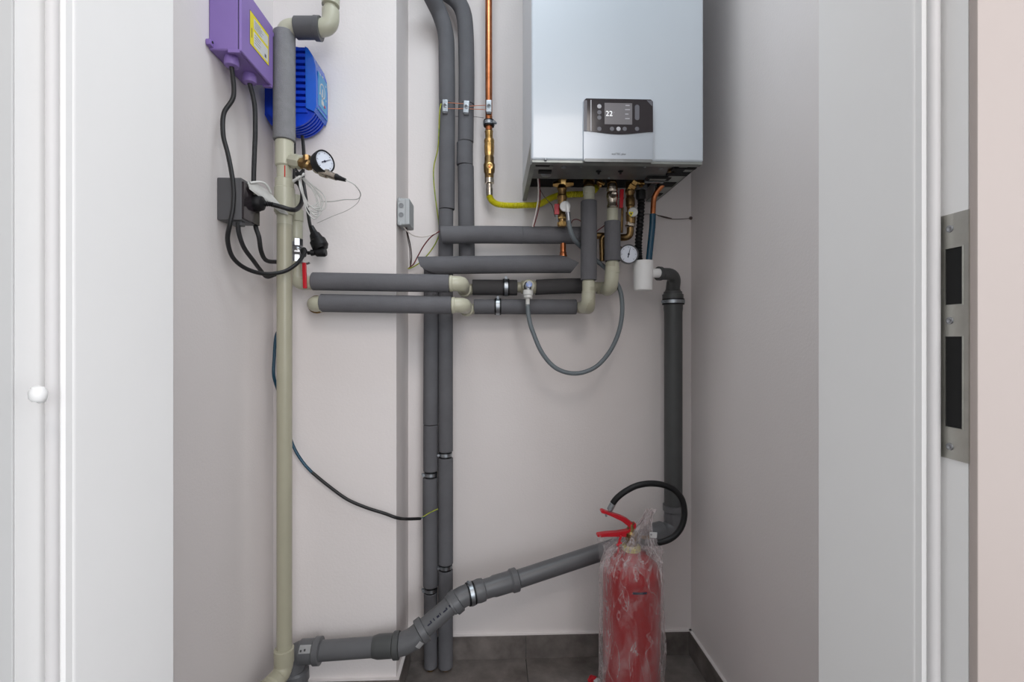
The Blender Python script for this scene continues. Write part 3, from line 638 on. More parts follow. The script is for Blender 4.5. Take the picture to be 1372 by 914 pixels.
# ================================================================ GREY DRAIN RUN
dr_ = thing('drain_pipe', 'grey plastic drain pipe running down the right side and sloping left along the wall', 'pipe', P(905, 700, 1.53))
YD = 1.53
def sock(p, d, r, L=.045, m=M.htd, name='socket'):
    return part(name, rev(bmesh.new(), V(p), V(d), [(0, r), (.004, r+.003), (L*.55, r+.003), (L*.62, r+.0065), (L*.92, r+.0065), (L, r+.003), (L, r)], seg=28), m, dr_)
part('elbow', T(fillet([P(886, 367, 1.465), P(906, 367, 1.49), P(902, 390, YD)], .04), .0185, seg=24), M.htd, dr_)
part('rim', R(P(881.5, 366.5, 1.462), P(890, 367, 1.47)-P(881.5, 366.5, 1.462), [(0, .0155), (0, .0215), (.011, .0215), (.013, .0185)], seg=28), M.htd, dr_)
part('rim', R2(P(902.5, 376, 1.515), P(901.5, 388, YD), [(0, .0195), (.3, .0215), (.9, .0220), (1, .0195)], seg=28), M.htd, dr_)
part('reducer', R2(P(901.5, 386, YD), P(901.5, 401, YD), [(0, .0210), (.3, .0250), (.33, .0282), (.55, .0295), (.58, .0330), (.97, .0330), (1, .030)], seg=28), M.htd, dr_)
band(P(902, 404.5, YD), Zv, .0325, .010, dr_, screw=(-1, -.4, 0))
part('pipe', R2(P(902, 406, YD), P(902, 680, YD), [(0, .0300), (.03, .0300), (.045, .0285), (1, .0285)], seg=28), M.htd, dr_)
part('socket', R2(P(902.5, 676, YD), P(904, 706, YD), [(0, .0285), (0, .0335), (.25, .0340), (.3, .0310), (.45, .0310), (.5, .0325), (.9, .0325), (1, .030)], seg=28), M.ht, dr_)
a = P(904, 705, YD); b1 = P(882, 710, 1.515)
part('elbow', T(fillet([P(904, 692, YD), P(904, 712, YD), P(880, 716, 1.51)], .05), .0300, seg=28), M.ht, dr_)
q0 = P(886, 713, 1.513); q1 = P(690, 777.5, 1.43)
part('socket', R2(P(890, 712, 1.515), P(868, 719, 1.505), [(0, .031), (.1, .034), (.9, .034), (1, .030)], seg=28), M.ht, dr_)
part('pipe', cyl(q0, q1, .0262, seg=28), M.ht, dr_)
d1 = (q1-q0).normalized()
# coupler 690 -> 637
q2 = P(636, 793.5, 1.395)
sc1 = part('socket', R2(P(694, 776, 1.432), q2, [(0, .0275), (.03, .034), (.15, .034), (.19, .0300), (.55, .0300), (.62, .0275), (.78, .0275), (.8, .0315), (.9, .0330), (1, .031)], seg=28), M.ht, dr_)
band(P(631, 795.5, 1.391), P(690, 777.5, 1.43)-q2, .0300, .011, dr_, screw=(-.2, -.3, 1))
q3 = P(624, 798, 1.385); q4 = P(606, 811, 1.37)
part('elbow', T(fillet([P(634, 794.5, 1.393), P(618, 799, 1.380), P(603, 812, 1.365)], .03), .0290, seg=28), M.ht, dr_)
part('socket', R2(P(615, 803, 1.377), P(606, 810.5, 1.37), [(0, .030), (.1, .0335), (.9, .0335), (1, .029)], seg=28), M.ht, dr_)
q5 = P(563, 847, 1.345)
pb = part('pipe', cyl(P(610, 806, 1.372), P(560, 849, 1.342), .0262, seg=28), M.ht, dr_)
q6 = P(540, 862, 1.335); q7 = P(528, 864, 1.335)
part('socket', R2(P(570, 841, 1.35), P(561, 848, 1.343), [(0, .0275), (.1, .0345), (.9, .0345), (1, .0305)], seg=28), M.ht, dr_)
el = part('elbow', T(fillet([P(566, 845, 1.346), P(550, 861, 1.337), P(532, 864.5, 1.335)], .035), .0300, seg=28), M.ht, dr_)
part('socket', R2(P(536, 864.5, 1.335), P(500, 867, 1.335), [(0, .030), (.03, .0355), (.22, .0355), (.27, .0310), (.8, .0310), (1, .0272)], seg=28), M.htd, dr_)
part('pipe', cyl(P(522, 865.5, 1.335), P(425, 872.5, 1.335), .0262, seg=28), M.ht, dr_)
part('socket', R2(P(431, 872, 1.335), P(402, 873.5, 1.335), [(0, .028), (.04, .0355), (.3, .0355), (.36, .0315), (.95, .0315), (1, .029)], seg=28), M.ht, dr_)
part('elbow', T(fillet([P(406, 873.5, 1.335), P(392, 876, 1.335), P(394, 905, 1.335)], .03), .0290, seg=28), M.ht, dr_)
part('socket', R2(P(396, 897, 1.335), P(398, 945, 1.335), [(0, .029), (.05, .0345), (.3, .0345), (.34, .0305), (1, .0305)], seg=28), M.ht, dr_)
part('pipe', cyl(P(397, 930, 1.335), V((P(397, 930, 1.335).x, 1.335, 0.0)), .0262, seg=28), M.ht, dr_)
dd = (P(431, 872, 1.335)-P(402, 873.5, 1.335)).normalized()
s1 = part('sticker', patch(P(405.5, 873.5, 1.335), dd, .0318, 24, 62, .036), M.paper, dr_)
s2 = part('sticker', patch(P(555, 858, 1.338), (P(561, 849, 1.343)-P(552, 860, 1.338)), .0303, -42, -10, .018), M.paper, dr_)
for k in range(3): part('print', patch(P(407+k*5, 873.3, 1.335), dd, .0322, 30+k*4, 40+k*4, .005), M.boxg, s1)
dp = (P(610, 806, 1.372)-P(560, 849, 1.342)).normalized(); L0 = P(572, 838.7, 1.349)
for k, (l, w_) in enumerate(((.010, 8), (.004, 16), (.003, 16), (.008, 12), (.003, 16), (.010, 8), (.004, 15), (.006, 14), (.003, 10), (.007, 14))):
    part('print_mark', patch(L0+dp*(.006+.0105*k), dp, .0264, 14, 14+w_, l), M.ink, pb)

# ================================================================ GAS PIPE
YP = 1.54
gp = thing('gas_pipe', 'copper gas pipe with brass valve coming down left of the boiler', 'pipe', P(655, 262, YP))
part('copper_pipe', cyl(P(654.7, -40, YP), P(655, 177, YP), .0112, seg=24), M.copper, gp)
band(P(655, 165.5, YP), Zv, .0150, .010, gp, screw=(1, -.5, 0))
part('press_fitting', R2(P(655, 175, YP), P(655.5, 191, YP), [(0, .0115), (.08, .014), (.2, .0125), (.65, .012), (.7, .0145), (1, .0145)], seg=20), M.brass, gp)
part('union_nut', R2(P(655.5, 187, YP), P(655.5, 212, YP), [(0, .0145), (.03, .0165), (.2, .0165), (.23, .0155), (.35, .0165), (.7, .0155), (.95, .0135), (1, .0125)], seg=10), M.brass, gp)
gv = part('gas_valve', R2(P(655.5, 209, YP), P(655.5, 240, YP), [(0, .0125), (.06, .0155), (.3, .0155), (.38, .0185), (.7, .0175), (.78, .0145), (.98, .0145), (1, .012)], seg=12), M.brassd, gp, 'brass gas valve')
part('valve_knob', R(P(656, 223.5, YP-.014), -Yv, [(0, .0095), (.008, .0115), (.011, .0105), (.012, .006), (.010, .004), (.010, 0)], seg=20), M.brass, gv)
part('valve_knob_cap', R(P(656, 223.5, YP-.026), -Yv, [(0, .004), (.002, .003), (.002, 0)], seg=6), M.copper, gv)
part('valve_lever', B(P(654.5, 228, YP).x, P(658, 228, YP).x, YP-.026, YP-.02, P(656, 236, YP).z, P(656, 226, YP).z, bev=.001), M.brass, gv)
part('hose_nut', R2(P(655.5, 239, YP), P(656, 262, YP), [(0, .0135), (.02, .0155), (.3, .0155), (.34, .0100), (.55, .0100), (.6, .0112), (1, .0105)], seg=12), M.nickel, gp)
yh = smooth(PP([(655.5, 262, YP), (659, 269, YP), (668, 274, YP), (685, 275.5, YP), (705, 275, YP), (722, 274, YP), (735, 267, YP), (748, 262, YP), (765, 260.5, YP), (790, 259, YP), (800, 250, YP-.02)]), 40)
solo('gas_hose', T(yh, lambda t: .0096+.0012*math.sin(t*2*math.pi*95), seg=12), M.yellow, 'bright yellow ribbed gas hose curving from the copper pipe to the boiler', 'hose')
# ================================================================ EARTHING CLAMPS
ec = thing('earthing_strip', 'row of three earthing clamps linked by bare copper wires across the pipes', 'clamp', P(625, 142, 1.5))
for px, py, yy in ((596.5, 142, YV-.0275), (624.7, 143.5, YV-.0275), (655, 142.5, YP-.0135)):
    q = P(px, py, yy)
    bmx = B(q.x-.0088, q.x+.0088, yy-.004, yy+.002, q.z-.019, q.z+.019, bev=.0015, rot=Matrix.Rotation(math.radians(4 if px == 624.7 else 0), 3, 'Y'))
    c_ = part('clamp', bmx, M.zinc, ec)
    part('screw', R(V((q.x, yy-.003, q.z)), -Yv, [(0, .0068), (.003, .0068), (.004, .005), (.004, 0)], seg=6), M.zinc, c_)
    part('screw', R(V((q.x, yy-.006, q.z)), -Yv, [(0, .0048), (.0018, .0045), (.0018, 0)], seg=12), M.boxg, c_)
    part('foot', B(q.x-.008, q.x+.008, yy-.003, yy+.003, q.z-.025, q.z-.019, bev=.001), M.boxg, c_)
for pts in (((600, 137.5, 1.52), (612, 138.5, 1.515), (621, 139, 1.52)), ((600, 145.5, 1.52), (612, 145.8, 1.515), (621, 145.5, 1.52)), ((629, 142.5, 1.52), (640, 141.5, 1.53), (651, 141, 1.525)), ((629, 146, 1.52), (642, 146.5, 1.535), (652, 147, 1.525))):
    part('copper_wire', T(smooth(PP(pts), 6), .0011, seg=6), M.copperw, ec)
solo('earth_wire', T(smooth(PP([(591, 139, 1.522), (589, 150, 1.52), (588, 178, 1.54), (586.5, 200, 1.55), (581.5, 222, 1.56), (581, 240, 1.56), (583, 262, 1.56), (586, 285, 1.565), (588, 300, 1.57), (588, 315, 1.572), (580, 332, 1.57), (566, 349, 1.575), (553, 358, 1.585), (546, 360, 1.592)]), 8), .0020, seg=8), M.wirey, 'green and yellow earth wire hanging down beside the left foam pipe from the earthing clamps', 'wire')
# thin grey wire behind pipes
solo('thin_wire', T(smooth(PP([(610, 156, 1.575), (618, 156.5, 1.58), (636, 156.5, 1.58), (648, 158, 1.56)]), 6), .0007, seg=6), M.wirek, 'thin dark wire crossing just below the earthing clamps', 'wire')

# ================================================================ JUNCTION BOX ON CHASE
jx0 = XC; jx1 = P(548.5, 285, YC).x; jz0 = P(540, 302, YC).z; jz1 = P(540, 266, YC).z
jb = thing('junction_box', 'small light grey junction box on the side of the pipe chase', 'box', (XC, 1.45, jz0))
jbx = part('housing', B(P(532.5, 285, YC).x, jx1, YC-.002-.004, 1.475, jz0, jz1, bev=.004, seg=3), M.jbox, jb)
part('lid', B(P(543, 285, YC).x, jx1+.0015, YC-.0075, 1.476, jz0+.001, jz1-.001, bev=.003, seg=3), M.jbox, jb)
for py in (275.5, 288):
    q = P(537.5, py, YC-.006)
    part('knockout', R(q, -Yv, [(0, .0072), (.0012, .0072), (.0012, .0060), (.0004, .0060), (.0004, 0)], seg=20, cap=False), M.jboxd, jb)
for py in (267.5, 299.5): part('lug', R(P(535 if py < 280 else 536, py, YC-.004), Zv, [(-.005, .004), (.005, .004)], seg=10), M.jbox, jb)
solo('sensor_wire', T(smooth(PP([(539, 300, 1.42), (543, 307, 1.43), (552, 314.5, 1.45), (563, 317.5, 1.48), (574, 316, 1.5), (586, 311, 1.518)]), 8), .0019, seg=8), M.wirew, 'pale wire sagging from the junction box to the foam pipe', 'wire')
solo('sensor_wire', T(smooth(PP([(589, 310, 1.515), (578, 317, 1.52), (568, 329, 1.55), (560, 343, 1.575), (554, 354, 1.588), (548, 359, 1.594)]), 8), .0020, seg=8), M.wirer, 'dark red wire running from the foam pipe down to the wall hole', 'wire')
solo('sensor_wire', newbm(lambda b: sweep(b, smooth(PP([(544, 303, 1.43), (547, 316, 1.46), (550, 330, 1.52), (551.5, 345, 1.57), (550, 357, 1.592)]), 8), .0018, seg=8), lambda b: sweep(b, smooth(PP([(543, 303, 1.43), (546, 318, 1.47), (549, 335, 1.54), (550, 358, 1.592)]), 8), .0014, seg=8)), M.wirek, 'brown and pale wire pair dropping from the junction box to the wall hole', 'wire')
# wires by the boiler
solo('boiler_wire', T(smooth(PP([(720.5, 238, 1.40), (721.5, 252, 1.42), (721, 268, 1.44), (718, 285, 1.45), (713.5, 304, 1.462)]), 8), .0020, seg=8), M.wirew, 'pale wire hanging from the left underside of the boiler', 'wire')
solo('boiler_wire', T(smooth(PP([(722, 238, 1.41), (723.5, 255, 1.43), (723, 272, 1.45), (720, 287, 1.455), (715, 304, 1.466)]), 8), .0018, seg=8), M.wirer, 'dark red wire hanging beside the pale wire under the boiler', 'wire')
solo('boiler_wire', T(smooth(PP([(722, 250, 1.42), (728, 262, 1.43), (736, 271, 1.435), (740, 276, 1.44), (744, 291, 1.45)]), 8), .0012, seg=6), M.wirek, 'thin brown wire slanting behind the red lever valve', 'wire')
solo('boiler_wire', T(smooth(PP([(764, 302, 1.48), (768, 295, 1.48), (775, 294.5, 1.48), (782, 300, 1.47), (795, 312, 1.48), (802, 308, 1.48), (810, 302, 1.47)]), 8), .0016, seg=6), M.wirer, 'brown wire arching behind the foam riser', 'wire')
solo('wall_wire', newbm(lambda b: sweep(b, smooth(PP([(862, 287, 1.49), (872, 287, 1.52), (880, 288, 1.56), (888, 291, 1.575), (900, 293.5, 1.58), (913, 293.5, 1.585), (925, 292.5, 1.59)]), 8), .0012, seg=6), lambda b: sweep(b, smooth(PP([(900, 293, 1.58), (888, 290, 1.578), (882, 289, 1.57)]), 8), .0019, seg=6),
     lambda b: rev(b, P(925.5, 292.3, 1.592), -Yv, [(0, .006), (.003, .005), (.004, 0)], seg=10)), M.wirek, 'thin brown wire running into the right wall corner', 'wire')

# ================================================================ PURPLE CONTROL BOX (left wall)
bY0, bY1 = 1.088, 1.242; lidX = -0.561; z0, z1 = 1.712, 1.864
pbx = thing('control_box', 'purple plastic control box with yellow label on the left wall', 'box', (XL, 1.16, z0))
part('housing', B(XL, lidX-.008, bY0+.001, bY1-.001, z0+.002, z1-.001, bev=.004, seg=3), M.purple, pbx)
part('lid', B(lidX-.0066, lidX, bY0-.001, bY1+.001, z0-.001, z1+.001, bev=.003, seg=3), M.purple, pbx)
part('lid_seam', B(lidX-.0082, lidX-.0062, bY0+.002, bY1-.002, z0+.003, z1-.003), M.ink, pbx)
part('base_edge', B(lidX-.030, lidX-.004, bY0-.0005, bY0+.006, z0-.004, z0+.004, bev=.001), M.purple, pbx)
part('base_edge', B(lidX-.022, lidX-.001, bY1-.010, bY1, z0-.004, z0+.004, bev=.001), M.purple, pbx)
part('corner_lug', newbm(lambda b: box(b, XL, XL+.012, bY0-.012, bY0+.01, z0+.006, z0+.020, bev=.003)), M.purple, pbx)
part('lug_hole', R(V((XL+.012, bY0-.004, z0+.015)), Xv, [(0, .003), (.0008, .003), (.0008, 0)], seg=10), M.dark, pbx)
part('corner_lug', B(lidX-.012, lidX-.001, bY1-.004, bY1+.010, z1-.02, z1-.008, bev=.003), M.purple, pbx)
lab = part('label_plate', B(lidX, lidX+.0006, 1.1255, 1.217, 1.752, 1.829, bev=.0002, seg=1), M.yellowlab, pbx, 'yellow rating label')
part('label_border', B(lidX-.0002, lidX+.0003, 1.1245, 1.218, 1.751, 1.830), M.ink, pbx)
for (a, b_, c_, d_) in ((1.142, 1.212, 1.797, 1.821), (1.142, 1.212, 1.757, 1.790)):
    part('label_panel', B(lidX+.0004, lidX+.0009, a, b_, c_, d_), M.paper, lab)
bm = bmesh.new()
for k in range(5): box(bm, lidX+.0006, lidX+.0011, 1.146+.0, 1.146+.030+.006*(k % 3), 1.817-k*.004, 1.8178-k*.004)
for k in range(4): box(bm, lidX+.0006, lidX+.0011, 1.146, 1.176-.004*(k % 2), 1.784-k*.006, 1.7848-k*.006)
box(bm, lidX+.0006, lidX+.0011, 1.195, 1.203, 1.762, 1.770); box(bm, lidX+.0004, lidX+.0011, 1.1315, 1.1335, 1.770, 1.792)
part('label_print', bm, M.boxg, lab)
gl = []
for (gx, gy) in ((-.598, 1.117), (-.593, 1.188)):
    part('cable_gland', R((gx, gy, z0+.003), -Zv, [(0, .0135), (.004, .0135), (.005, .0150), (.016, .0160), (.022, .0150), (.024, .010), (.024, 0)], seg=18), M.purple, pbx)
    gl.append(V((gx, gy, z0-.02)))
# cables
solo('power_cable', T(smooth([gl[0]]+PP([(313, 128, 1.12), (300, 152, 1.11), (299, 180, 1.10), (305, 205, 1.10), (310, 230, 1.095), (313, 255, 1.09), (312, 280, 1.09), (308, 300, 1.09), (305, 322, 1.10), (312, 345, 1.12), (330, 360, 1.15), (355, 367, 1.19), (380, 364, 1.225), (397, 354, 1.25), (406, 343, 1.28), (409, 336, 1.30)]), 10), .0050, seg=12), M.cable, 'black cable from the purple box, looping down in front of the thick beige pipe', 'cable')
solo('power_cable', T(smooth([gl[1]]+PP([(341, 140, 1.2), (342, 175, 1.2), (341, 205, 1.2), (340, 235, 1.2), (340, 262, 1.2), (342, 300, 1.2), (347, 318, 1.2), (350, 337, 1.22), (357, 349, 1.27), (372, 351, 1.34), (390, 350, 1.38)]), 10), .0055, seg=12), M.cabled, 'dusty black cable from the right gland of the purple box, passing behind the socket', 'cable')
solo('power_cable', T(smooth(PP([(319, 298, 1.135), (320, 312, 1.14), (327, 332, 1.16), (340, 350, 1.2), (349, 362, 1.25), (358, 371, 1.3), (372, 367, 1.35), (388, 366, 1.38)]), 10), .0052, seg=12), M.cabled, 'dusty black cable leaving the underside of the grey socket', 'cable')
# ================================================================ SOCKET BOX
sX1 = -.578; sY0, sY1 = 1.121, 1.182; sz0, sz1 = 1.342, 1.440
so = thing('wall_socket', 'dark grey surface-mounted power socket on the left wall with its lid up', 'socket', (XL, 1.15, sz0))
part('housing', B(XL, sX1, sY0, sY1, sz0, sz1, bev=.003, seg=2), M.boxg, so)
part('socket_face', B(sX1-.001, sX1+.004, sY0+.002, sY1+.018, sz0+.004, sz1-.008, bev=.0015), M.panelblk, so)
part('top_knob', newbm(lambda b: rev(b, V((XL+.022, 1.15, sz1-.001)), Zv, [(0, .012), (.003, .012), (.005, .010), (.005, 0)], seg=16), lambda b: rev(b, V((XL+.042, 1.16, sz1-.001)), Zv, [(0, .009), (.003, .009), (.003, 0)], seg=16)), M.nickel, so)
part('under_clip', B(sX1-.03, sX1-.006, sY0+.012, sY0+.03, sz0-.010, sz0+.002, bev=.002), M.boxg, so)
bmf = bmesh.new()
A_ = PP([(331, 243, 1.15), (345, 246, 1.17), (361, 257, 1.20), (386, 286, 1.25), (376, 283, 1.245), (334, 251, 1.14)])
top_ = [bmf.verts.new(p) for p in A_]; bot_ = [bmf.verts.new(p-V((0, 0, .004))) for p in A_]
bmf.faces.new(top_); bmf.faces.new(bot_[::-1])
for i in range(6): bmf.faces.new((top_[i], bot_[i], bot_[(i+1) % 6], top_[(i+1) % 6]))
part('flap_lid', bmf, M.offw, so, 'white hinged flap lid')
part('flap_rib', T(smooth(PP([(335, 245, 1.148), (350, 244, 1.17), (358, 249, 1.185), (363, 258, 1.20)]), 6), .0028, seg=8), M.offw, so)
# plug in socket + cable
pl = thing('power_plug', 'black plug pushed into the grey wall socket, cable looping round the beige pipe', 'plug', V((sX1+.01, 1.185, 1.385)))
pc = P(341, 272, 1.175)
part('plug_body', R(V((sX1+.003, 1.178, pc.z)), Xv, [(0, .020), (.008, .020), (.012, .018), (.018, .0165), (.022, .010), (.022, 0)], seg=20), M.rubber, pl)
sr = PP([(348, 273, 1.18), (357, 273, 1.18), (366, 274, 1.185)])
part('strain_relief', T(smooth(sr, 18), lambda t: .0072-.0022*t+.0012*math.sin(t*45), seg=12), M.rubber, pl)
part('cable', T(smooth(PP([(364, 274, 1.185), (376, 277, 1.20), (390, 281, 1.215), (398, 280, 1.235), (404, 272, 1.26), (405, 258, 1.28), (400, 246, 1.29), (394, 243, 1.30)]), 8), .0058, seg=12), M.cable, pl)
# ================================================================ BLUE PUMP CONTROLLER
def bp_(px, py, Y=1.315): q = P(px, py, Y); return (q.x, q.z)
bl = thing('pump_controller', 'blue ribbed pump controller on the left wall, partly behind the grey foam sleeve', 'controller', (-.56, 1.35, P(400, 190, 1.33).z))
def outline(s=0.0):
    pts = [(356, 62), (380, 56), (395, 57), (405, 60.5), (413, 67), (419, 77), (422.5, 90), (423.5, 105), (423.5, 125), (423.5, 142), (421, 152), (415, 160), (405, 167), (392, 170.5), (378, 168), (366, 160), (358, 150)]
    pts = [tuple(v_)[:2] for v_ in smooth([V((p[0], p[1], 0)) for p in pts], 3)]
    c = bp_(395, 115); o = []
    for p in pts:
        x, z = bp_(*p); d = V((x-c[0], z-c[1])); l = d.length; d = d*((l-s)/l); o.append((c[0]+d.x, c[1]+d.y))
    o[0] = (max(o[0][0], XL+.001), o[0][1])
    return o
part('core', newbm(lambda b: prism(b, outline(.005), 'Y', 1.325, 1.398)), M.blue, bl)
# rear shell plates wrapping the lower curve
zmid = bp_(400, 144)[1]
for k in range(6):
    y = 1.316+k*.0135; ol = outline(0)
    lo = [p for p in ol if p[1] < zmid]
    poly = lo+[(ol[-1][0], zmid), (ol[7][0], zmid)] if False else lo
    # order: lower points are contiguous from right to left
    poly = [(bp_(423.5, 144)[0], zmid)]+lo+[(max(bp_(358, 144)[0], XL+.001), zmid)]
    part('bottom_fin', newbm(lambda b: prism(b, poly, 'Y', y, y+.006)), M.blue, bl)
part('wall_bracket', newbm(lambda b: prism(b, [(XL+.0005, P(356, 95, 1.37).z), (P(372, 95, 1.37).x, P(356, 95, 1.37).z), (P(372, 95, 1.37).x, P(366, 172, 1.37).z), (P(366, 170, 1.37).x, P(366, 170, 1.37).z), (XL+.0005, P(356, 158, 1.37).z)], 'Y', 1.352, 1.392)), M.blue, bl)
# horizontal side fins
for k in range(11):
    py = 65+k*8.3
    a = P(372, py, 1.313); b_ = P(412, py, 1.313)
    part('side_fin', B(max(a.x, XL+.002), b_.x, 1.311, 1.330, a.z-.0055, a.z+.0045, bev=.002), M.blue, bl)
# front cover (towards +X)
fo = [(410, 64), (414, 66.5), (420, 76), (423.8, 89), (424.8, 104), (425, 125), (425, 143), (422, 151), (411, 146)]
part('front_cover', newbm(lambda b: prism(b, [bp_(*p) for p in fo], 'Y', 1.308, 1.398)), M.blueb, bl, None, None, 30)
cx = bp_(425, 120)[0]
def lp(y, z, r0, r1, m, par, n='print'):
    return part(n, R(V((cx, y, z)), Xv, [(.0006, r0), (.0014, r0), (.0014, r1), (.0006, r1)], seg=24, cap=False), m, par)
zt_, zb_ = P(438, 92, 1.31).z, P(438, 138, 1.31).z
pn = part('label_panel', B(cx-.001, cx+.0009, 1.322, 1.390, zb_, zt_, bev=.0004, seg=1), M.bluelab, bl, 'light blue panel with white symbol')
zm = (zt_+zb_)/2
lp(1.353, zm+.006, .020, .0165, M.paper, pn, 'ring_symbol')
bm = bmesh.new(); box(bm, cx+.0006, cx+.0014, 1.345, 1.362, zm-.033, zm-.020); box(bm, cx+.0006, cx+.0014, 1.350, 1.356, zm-.018, zm+.012)
for (yy, zz) in ((1.332, zm+.040), (1.352, zm+.044), (1.376, zm+.030), (1.378, zm-.010), (1.330, zm-.012)): box(bm, cx+.0006, cx+.0014, yy, yy+.005, zz, zz+.005)
part('print', bm, M.paper, pn)
part('indicator', R(V((cx, 1.370, zm-.030)), Xv, [(0, .004), (.002, .004), (.002, 0)], seg=12), M.red, pn)
part('cover_stripe', B(cx-.001, cx+.0008, 1.318, 1.392, zb_-.012, zb_-.008), M.bluelab, bl)
# two cables from controller
solo('power_cable', T(smooth(PP([(395, 175, 1.36), (394.5, 195, 1.36), (394.5, 215, 1.36), (394, 240, 1.36)]), 8), .0040, seg=10), M.cable, 'thin black cable dropping from the blue controller behind the beige pipe', 'cable')
hc = thing('hanging_plug', 'black plug hanging on its cable below the blue controller', 'plug', P(425, 345, 1.34))
part('cable', T(smooth(PP([(405, 182, 1.355), (407, 205, 1.355), (406, 235, 1.36), (409, 260, 1.35), (412, 280, 1.345), (415, 300, 1.34), (418, 312, 1.34)]), 8), .0047, seg=10), M.cable, hc)
d_ = (P(427, 330, 1.335)-P(417, 306, 1.34))
part('strain_relief', T(PP([(417, 303, 1.34), (419, 308, 1.34), (422, 314, 1.34)]), lambda t: .006+.004*t, seg=10), M.rubber, hc)
part('plug_body', R2(P(420, 311, 1.34), P(431, 334, 1.335), [(0, .008), (.15, .014), (.45, .018), (.5, .0215), (.85, .0225), (.95, .019), (1, .018)], seg=16), M.rubber, hc)
part('plug_socket', R2(P(437, 338, 1.33), P(412, 339, 1.33), [(0, .010), (.1, .0125), (.5, .0115), (.6, .007), (.8, .009), (.85, .005), (1, .005)], seg=14), M.rubber, hc)
part('cable_nub', R(P(407, 338, 1.31), Zv, [(-.012, .006), (.006, .009), (.012, .005), (.014, 0)], seg=10), M.rubber, hc)

# ================================================================ MAIN BEIGE PIPE (left)
YM = 1.27
mp = thing('water_pipe', 'thick beige plastic water pipe rising in front of the left corner', 'pipe', V((P(381, 880, YM).x, YM, 0)))
xm = 381.5
part('foam_sleeve', foam(P(381, 189, YM), P(381, 44, YM), .0272, hole=.78), M.foamlight, mp, 'pale grey foam sleeve')
part('pipe', cyl(P(381.2, 300, YM), P(381.0, 878, YM), .0188, seg=28), M.ppr2, mp)
part('pipe', cyl(P(381, 60, YM), P(381.2, 302, YM), .0188, seg=28), M.ppr, mp)
part('tee', R2(P(381.2, 189, YM), P(381.2, 224, YM), [(0, .0205), (.04, .0228), (.95, .0228), (1, .020)], seg=28), M.ppr, mp)
part('union', R2(P(381.2, 240, YM), P(381.2, 288, YM), [(0, .020), (.02, .0232), (.25, .0232), (.27, .0255), (.92, .0255), (.94, .0235), (1, .021)], seg=28), M.ppr, mp)
part('red_stripe', B(P(385, 232, YM).x, P(386, 232, YM).x, YM-.0192, YM-.014, P(385, 240, YM).z, P(385, 225, YM).z), M.inkr, mp)
tb = part('branch', R2(P(388, 215, YM), P(405, 218, YM-.03), [(0, .016), (.3, .016), (.35, .0190), (.9, .0190), (1, .016)], seg=8), M.ppr, mp)
# top elbow + horizontal + elbow up
part('elbow', T(fillet([P(382, 60, YM), P(382, 37.5, YM), P(402, 37.5, YM)], .024), .0228, seg=24), M.ppr, mp)
part('pipe', cyl(P(393, 37.5, YM), P(432, 37.5, YM), .0165, seg=24), M.ppr, mp)
hh = part('clip_sleeve', foam(P(396.5, 37.5, YM), P(426, 37.5, YM), .0275, hole=.8), M.boxg, mp, 'dark grey split foam piece')
part('slit', B(P(397.5, 30, YM).x, P(425, 30, YM).x, YM-.0265, YM-.020, P(400, 31.2, YM-.024).z-.0006, P(400, 31.2, YM-.024).z+.0008), M.dark, hh)
part('sleeve_rim', R(P(422, 38, YM), P(430, 38.6, YM)-P(422, 38, YM), [(0, .0275), (.001, .030), (.015, .030), (.016, .027)], seg=24), M.boxg, mp)
part('elbow', T(fillet([P(428, 37.5, YM), P(443, 37.5, YM), P(443, 14, YM)], .030), .0220, seg=24), M.ppr, mp)
part('pipe', cyl(P(443, 20, YM), P(443, -60, YM), .0165, seg=24), M.ppr, mp)
part('collar', R2(P(443, 9, YM), P(443.5, -30, YM), [(0, .0175), (.03, .0225), (.1, .0225), (1, .0215)], seg=24), M.ppr, mp)
# bottom elbow towards the viewer
part('socket', R2(P(380.5, 868, YM), P(380.5, 890, YM), [(0, .0205), (.06, .0245), (.9, .0245), (1, .022)], seg=28), M.ppr2, mp)
be = P(380.5, 890, YM); b2 = P(372, 900, 1.20); b3 = P(330, 960, 1.06)
part('elbow', T(fillet([be+Zv*.01, be-Zv*.022, be+V((-.020, -.060, -.024))], .03), .0232, seg=24), M.ppr2, mp)
ps = be+V((-.006, -.028, -.022)); dn_ = V((-.20, -.95, -.06)).normalized()
part('collar', R(ps, dn_, [(0, .022), (.004, .0255), (.022, .0255), (.026, .0205)], seg=28), M.ppr2, mp)
part('pipe', cyl(ps, ps+dn_*.5, .0188, seg=28), M.ppr2, mp)
# second riser behind
YS = 1.335
sp_ = thing('service_riser', 'beige pipe with chrome ball valve and red lever, half hidden behind the thick beige pipe', 'pipe', P(398, 378, YS))
part('pipe', cyl(P(397, 262, YS), P(397, 325, YS), .0150), M.ppr, sp_)
part('union', R2(P(397, 281, YS), P(397, 320, YS), [(0, .016), (.02, .0185), (.4, .0185), (.42, .0165), (.95, .0165), (1, .015)], seg=20), M.ppr, sp_)
cv = part('ball_valve', R2(P(398, 320, YS), P(398, 352, YS), [(0, .0135), (.02, .0160), (.3, .0160), (.36, .0130), (.42, .0165), (.58, .0175), (.66, .0140), (.72, .0160), (.97, .0160), (1, .014)], seg=8), M.chrome, sp_, 'chrome ball valve')
part('lever', newbm(lambda b: sweep(b, fillet(PP([(402, 352, YS-.02), (411, 354, YS-.025), (415, 352, YS-.025)]), .008), .003, seg=8)), M.zinc, cv)
part('lever_grip', B(P(412.2, 370, YS).x, P(417.4, 370, YS).x, YS-.038, YS-.031, P(415, 387, YS-.03).z, P(415, 352.5, YS-.03).z, bev=.002, rot=Matrix.Rotation(math.radians(-2), 3, 'Y')), M.red, cv, 'red lever grip')
part('pipe', cyl(P(398, 350, YS), P(398, 372, YS), .0150), M.ppr, sp_)
